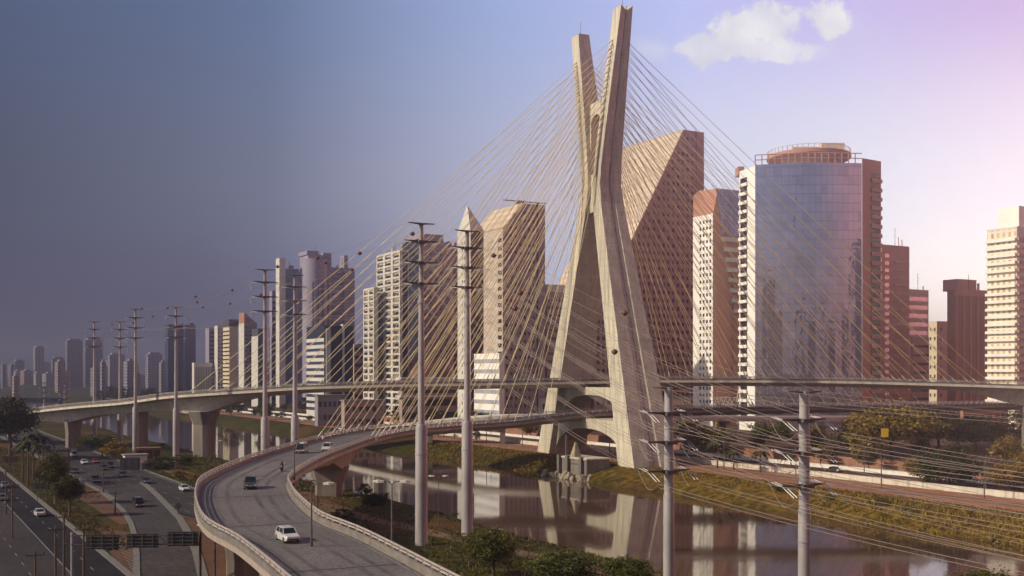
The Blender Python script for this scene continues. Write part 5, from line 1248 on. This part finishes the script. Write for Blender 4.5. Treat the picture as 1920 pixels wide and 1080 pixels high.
for px, py, k, c_, lab in [(74, 967, 'sedan', 'white', 'white sedan driving down the dark avenue'), (5, 938, 'hatch', 'silver', 'silver hatchback cut by the left edge on the avenue'), (9, 914, 'sedan', 'silver', 'silver sedan behind the pole at the left edge')]:
    car(k, c_, at(px, py, .04), AQ+math.pi, lab, 'cars on the dark avenue at the left')
G4 = 'cars on the avenue beyond the river'
for px, py, k, c_, lab in [(1640, 853, 'van', 'white', 'white pickup van on the far avenue below the yellow sign'), (1888, 872, 'sedan', 'white', 'white car on the far avenue near the right edge'), (1475, 858, 'sedan', 'silver', 'silver car on the far avenue left of the low pole'), (1566, 885, 'hatch', 'dark', 'dark hatchback on the far avenue right of the low pole'), (1395, 852, 'sedan', 'dark', 'dark sedan on the far avenue'), (640, 806, 'sedan', 'white', 'white car on the far avenue above the ramp'), (560, 797, 'hatch', 'silver', 'silver car on the far avenue left of the towers')]:
    car(k, c_, at(px, py, .03), AQ, lab, G4)
# motorcycles with riders
def person_rider(loc, ang, lab):
    vs = [(0, 0, .82), (0, 0, 1.05), (-.08, 0, 1.28), (-.12, 0, 1.42), (-.15, 0, 1.56), (-.16, 0, 1.66), (-.10, .2, 1.34), (-.28, .28, 1.12), (-.52, .26, 1.02), (-.10, -.2, 1.34), (-.28, -.28, 1.12), (-.52, -.26, 1.02), (-.05, .13, .80), (-.42, .2, .72), (-.22, .2, .34), (-.34, .2, .30), (-.05, -.13, .80), (-.42, -.2, .72), (-.22, -.2, .34), (-.34, -.2, .30)]
    es = [(0, 1), (1, 2), (2, 3), (3, 4), (4, 5), (2, 6), (6, 7), (7, 8), (2, 9), (9, 10), (10, 11), (0, 12), (12, 13), (13, 14), (14, 15), (0, 16), (16, 17), (17, 18), (18, 19)]
    rad = [.15, .15, .17, .07, .11, .09, .075, .055, .04, .075, .055, .04, .10, .08, .055, .045, .10, .08, .055, .045]
    me = bpy.data.meshes.new('person'); me.from_pydata(vs, es, []); o = bpy.data.objects.new('person', me); COL.objects.link(o)
    me.materials.append(M['dark']); sk = o.modifiers.new('skin', 'SKIN')
    for i, v in enumerate(me.skin_vertices[0].data if me.skin_vertices else []): v.radius = (rad[i], rad[i]); v.use_root = (i == 0)
    if not me.skin_vertices: o.modifiers.remove(sk)
    o.modifiers.new('sub', 'SUBSURF').levels = 1
    tag(o, lab, 'person'); o.location = loc; o.rotation_euler = (0, 0, ang)
    MB().sphere((-.16, 0, 1.62), .155, 12, 8).build('helmet', CP['black'], o, smooth=True)
    return o
def motorcycle(loc, ang, lab, plab):
    r = empty('motorcycle', loc, ang, lab, 'motorcycle')
    for x in (-.62, .62):
        pts = [(x+.27*math.cos(a), 0, .31+.27*math.sin(a)) for a in [k*math.pi/8 for k in range(17)]]; MB().tube(pts, .06, 6, False).build('wheel', M['tyre'], r)
    MB().loft([[(-.35, -.12, .55), (-.35, .12, .55), (-.35, .10, .92), (-.35, -.10, .92)], [(.1, -.15, .5), (.1, .15, .5), (.1, .12, .86), (.1, -.12, .86)]]).build('fuel_tank', CP['dark'], r)
    MB().box(-.3, .35, -.14, .14, .25, .55).build('engine', M['steel'], r); MB().box(.02, .75, -.13, .13, .72, .80).build('seat', M['dark'], r)
    mb = MB(); mb.tube([(-.62, 0, .31), (-.40, 0, 1.0)], .04, 6); mb.tube([(-.46, -.32, 1.0), (-.42, 0, 1.02), (-.46, .32, 1.0)], .025, 6); mb.build('handlebar', M['steel'], r)
    MB().sphere((-.52, 0, .9), .1, 8, 6).build('headlight', M['hl'], r)
    person_rider(loc, ang, plab)
v, a = ramp_car(530, 886, 'x', 'x', ''); motorcycle(v, a, 'dark motorcycle riding at the inner rim of the ramp bend', 'rider in dark clothes and helmet on the ramp motorcycle')
motorcycle(at(266, 904, .03), AQ, 'dark motorcycle beside the dark car on the highway', 'rider in dark clothes and helmet on the highway motorcycle')

# ------------------------------------------------------------------ haze
hm = bpy.data.materials.new('haze'); hm.use_nodes = True; nt = hm.node_tree; nt.nodes.clear()
pv = N(nt, 'ShaderNodeVolumePrincipled'); pv.inputs['Color'].default_value = (.76, .78, .96, 1); pv.inputs['Density'].default_value = .0004; pv.inputs['Anisotropy'].default_value = .8
oo = N(nt, 'ShaderNodeOutputMaterial'); nt.links.new(pv.outputs[0], oo.inputs['Volume'])
hz = MB().box(-6500, 6500, -2500, 6400, -7, 186).build('haze', hm, kind='stuff')
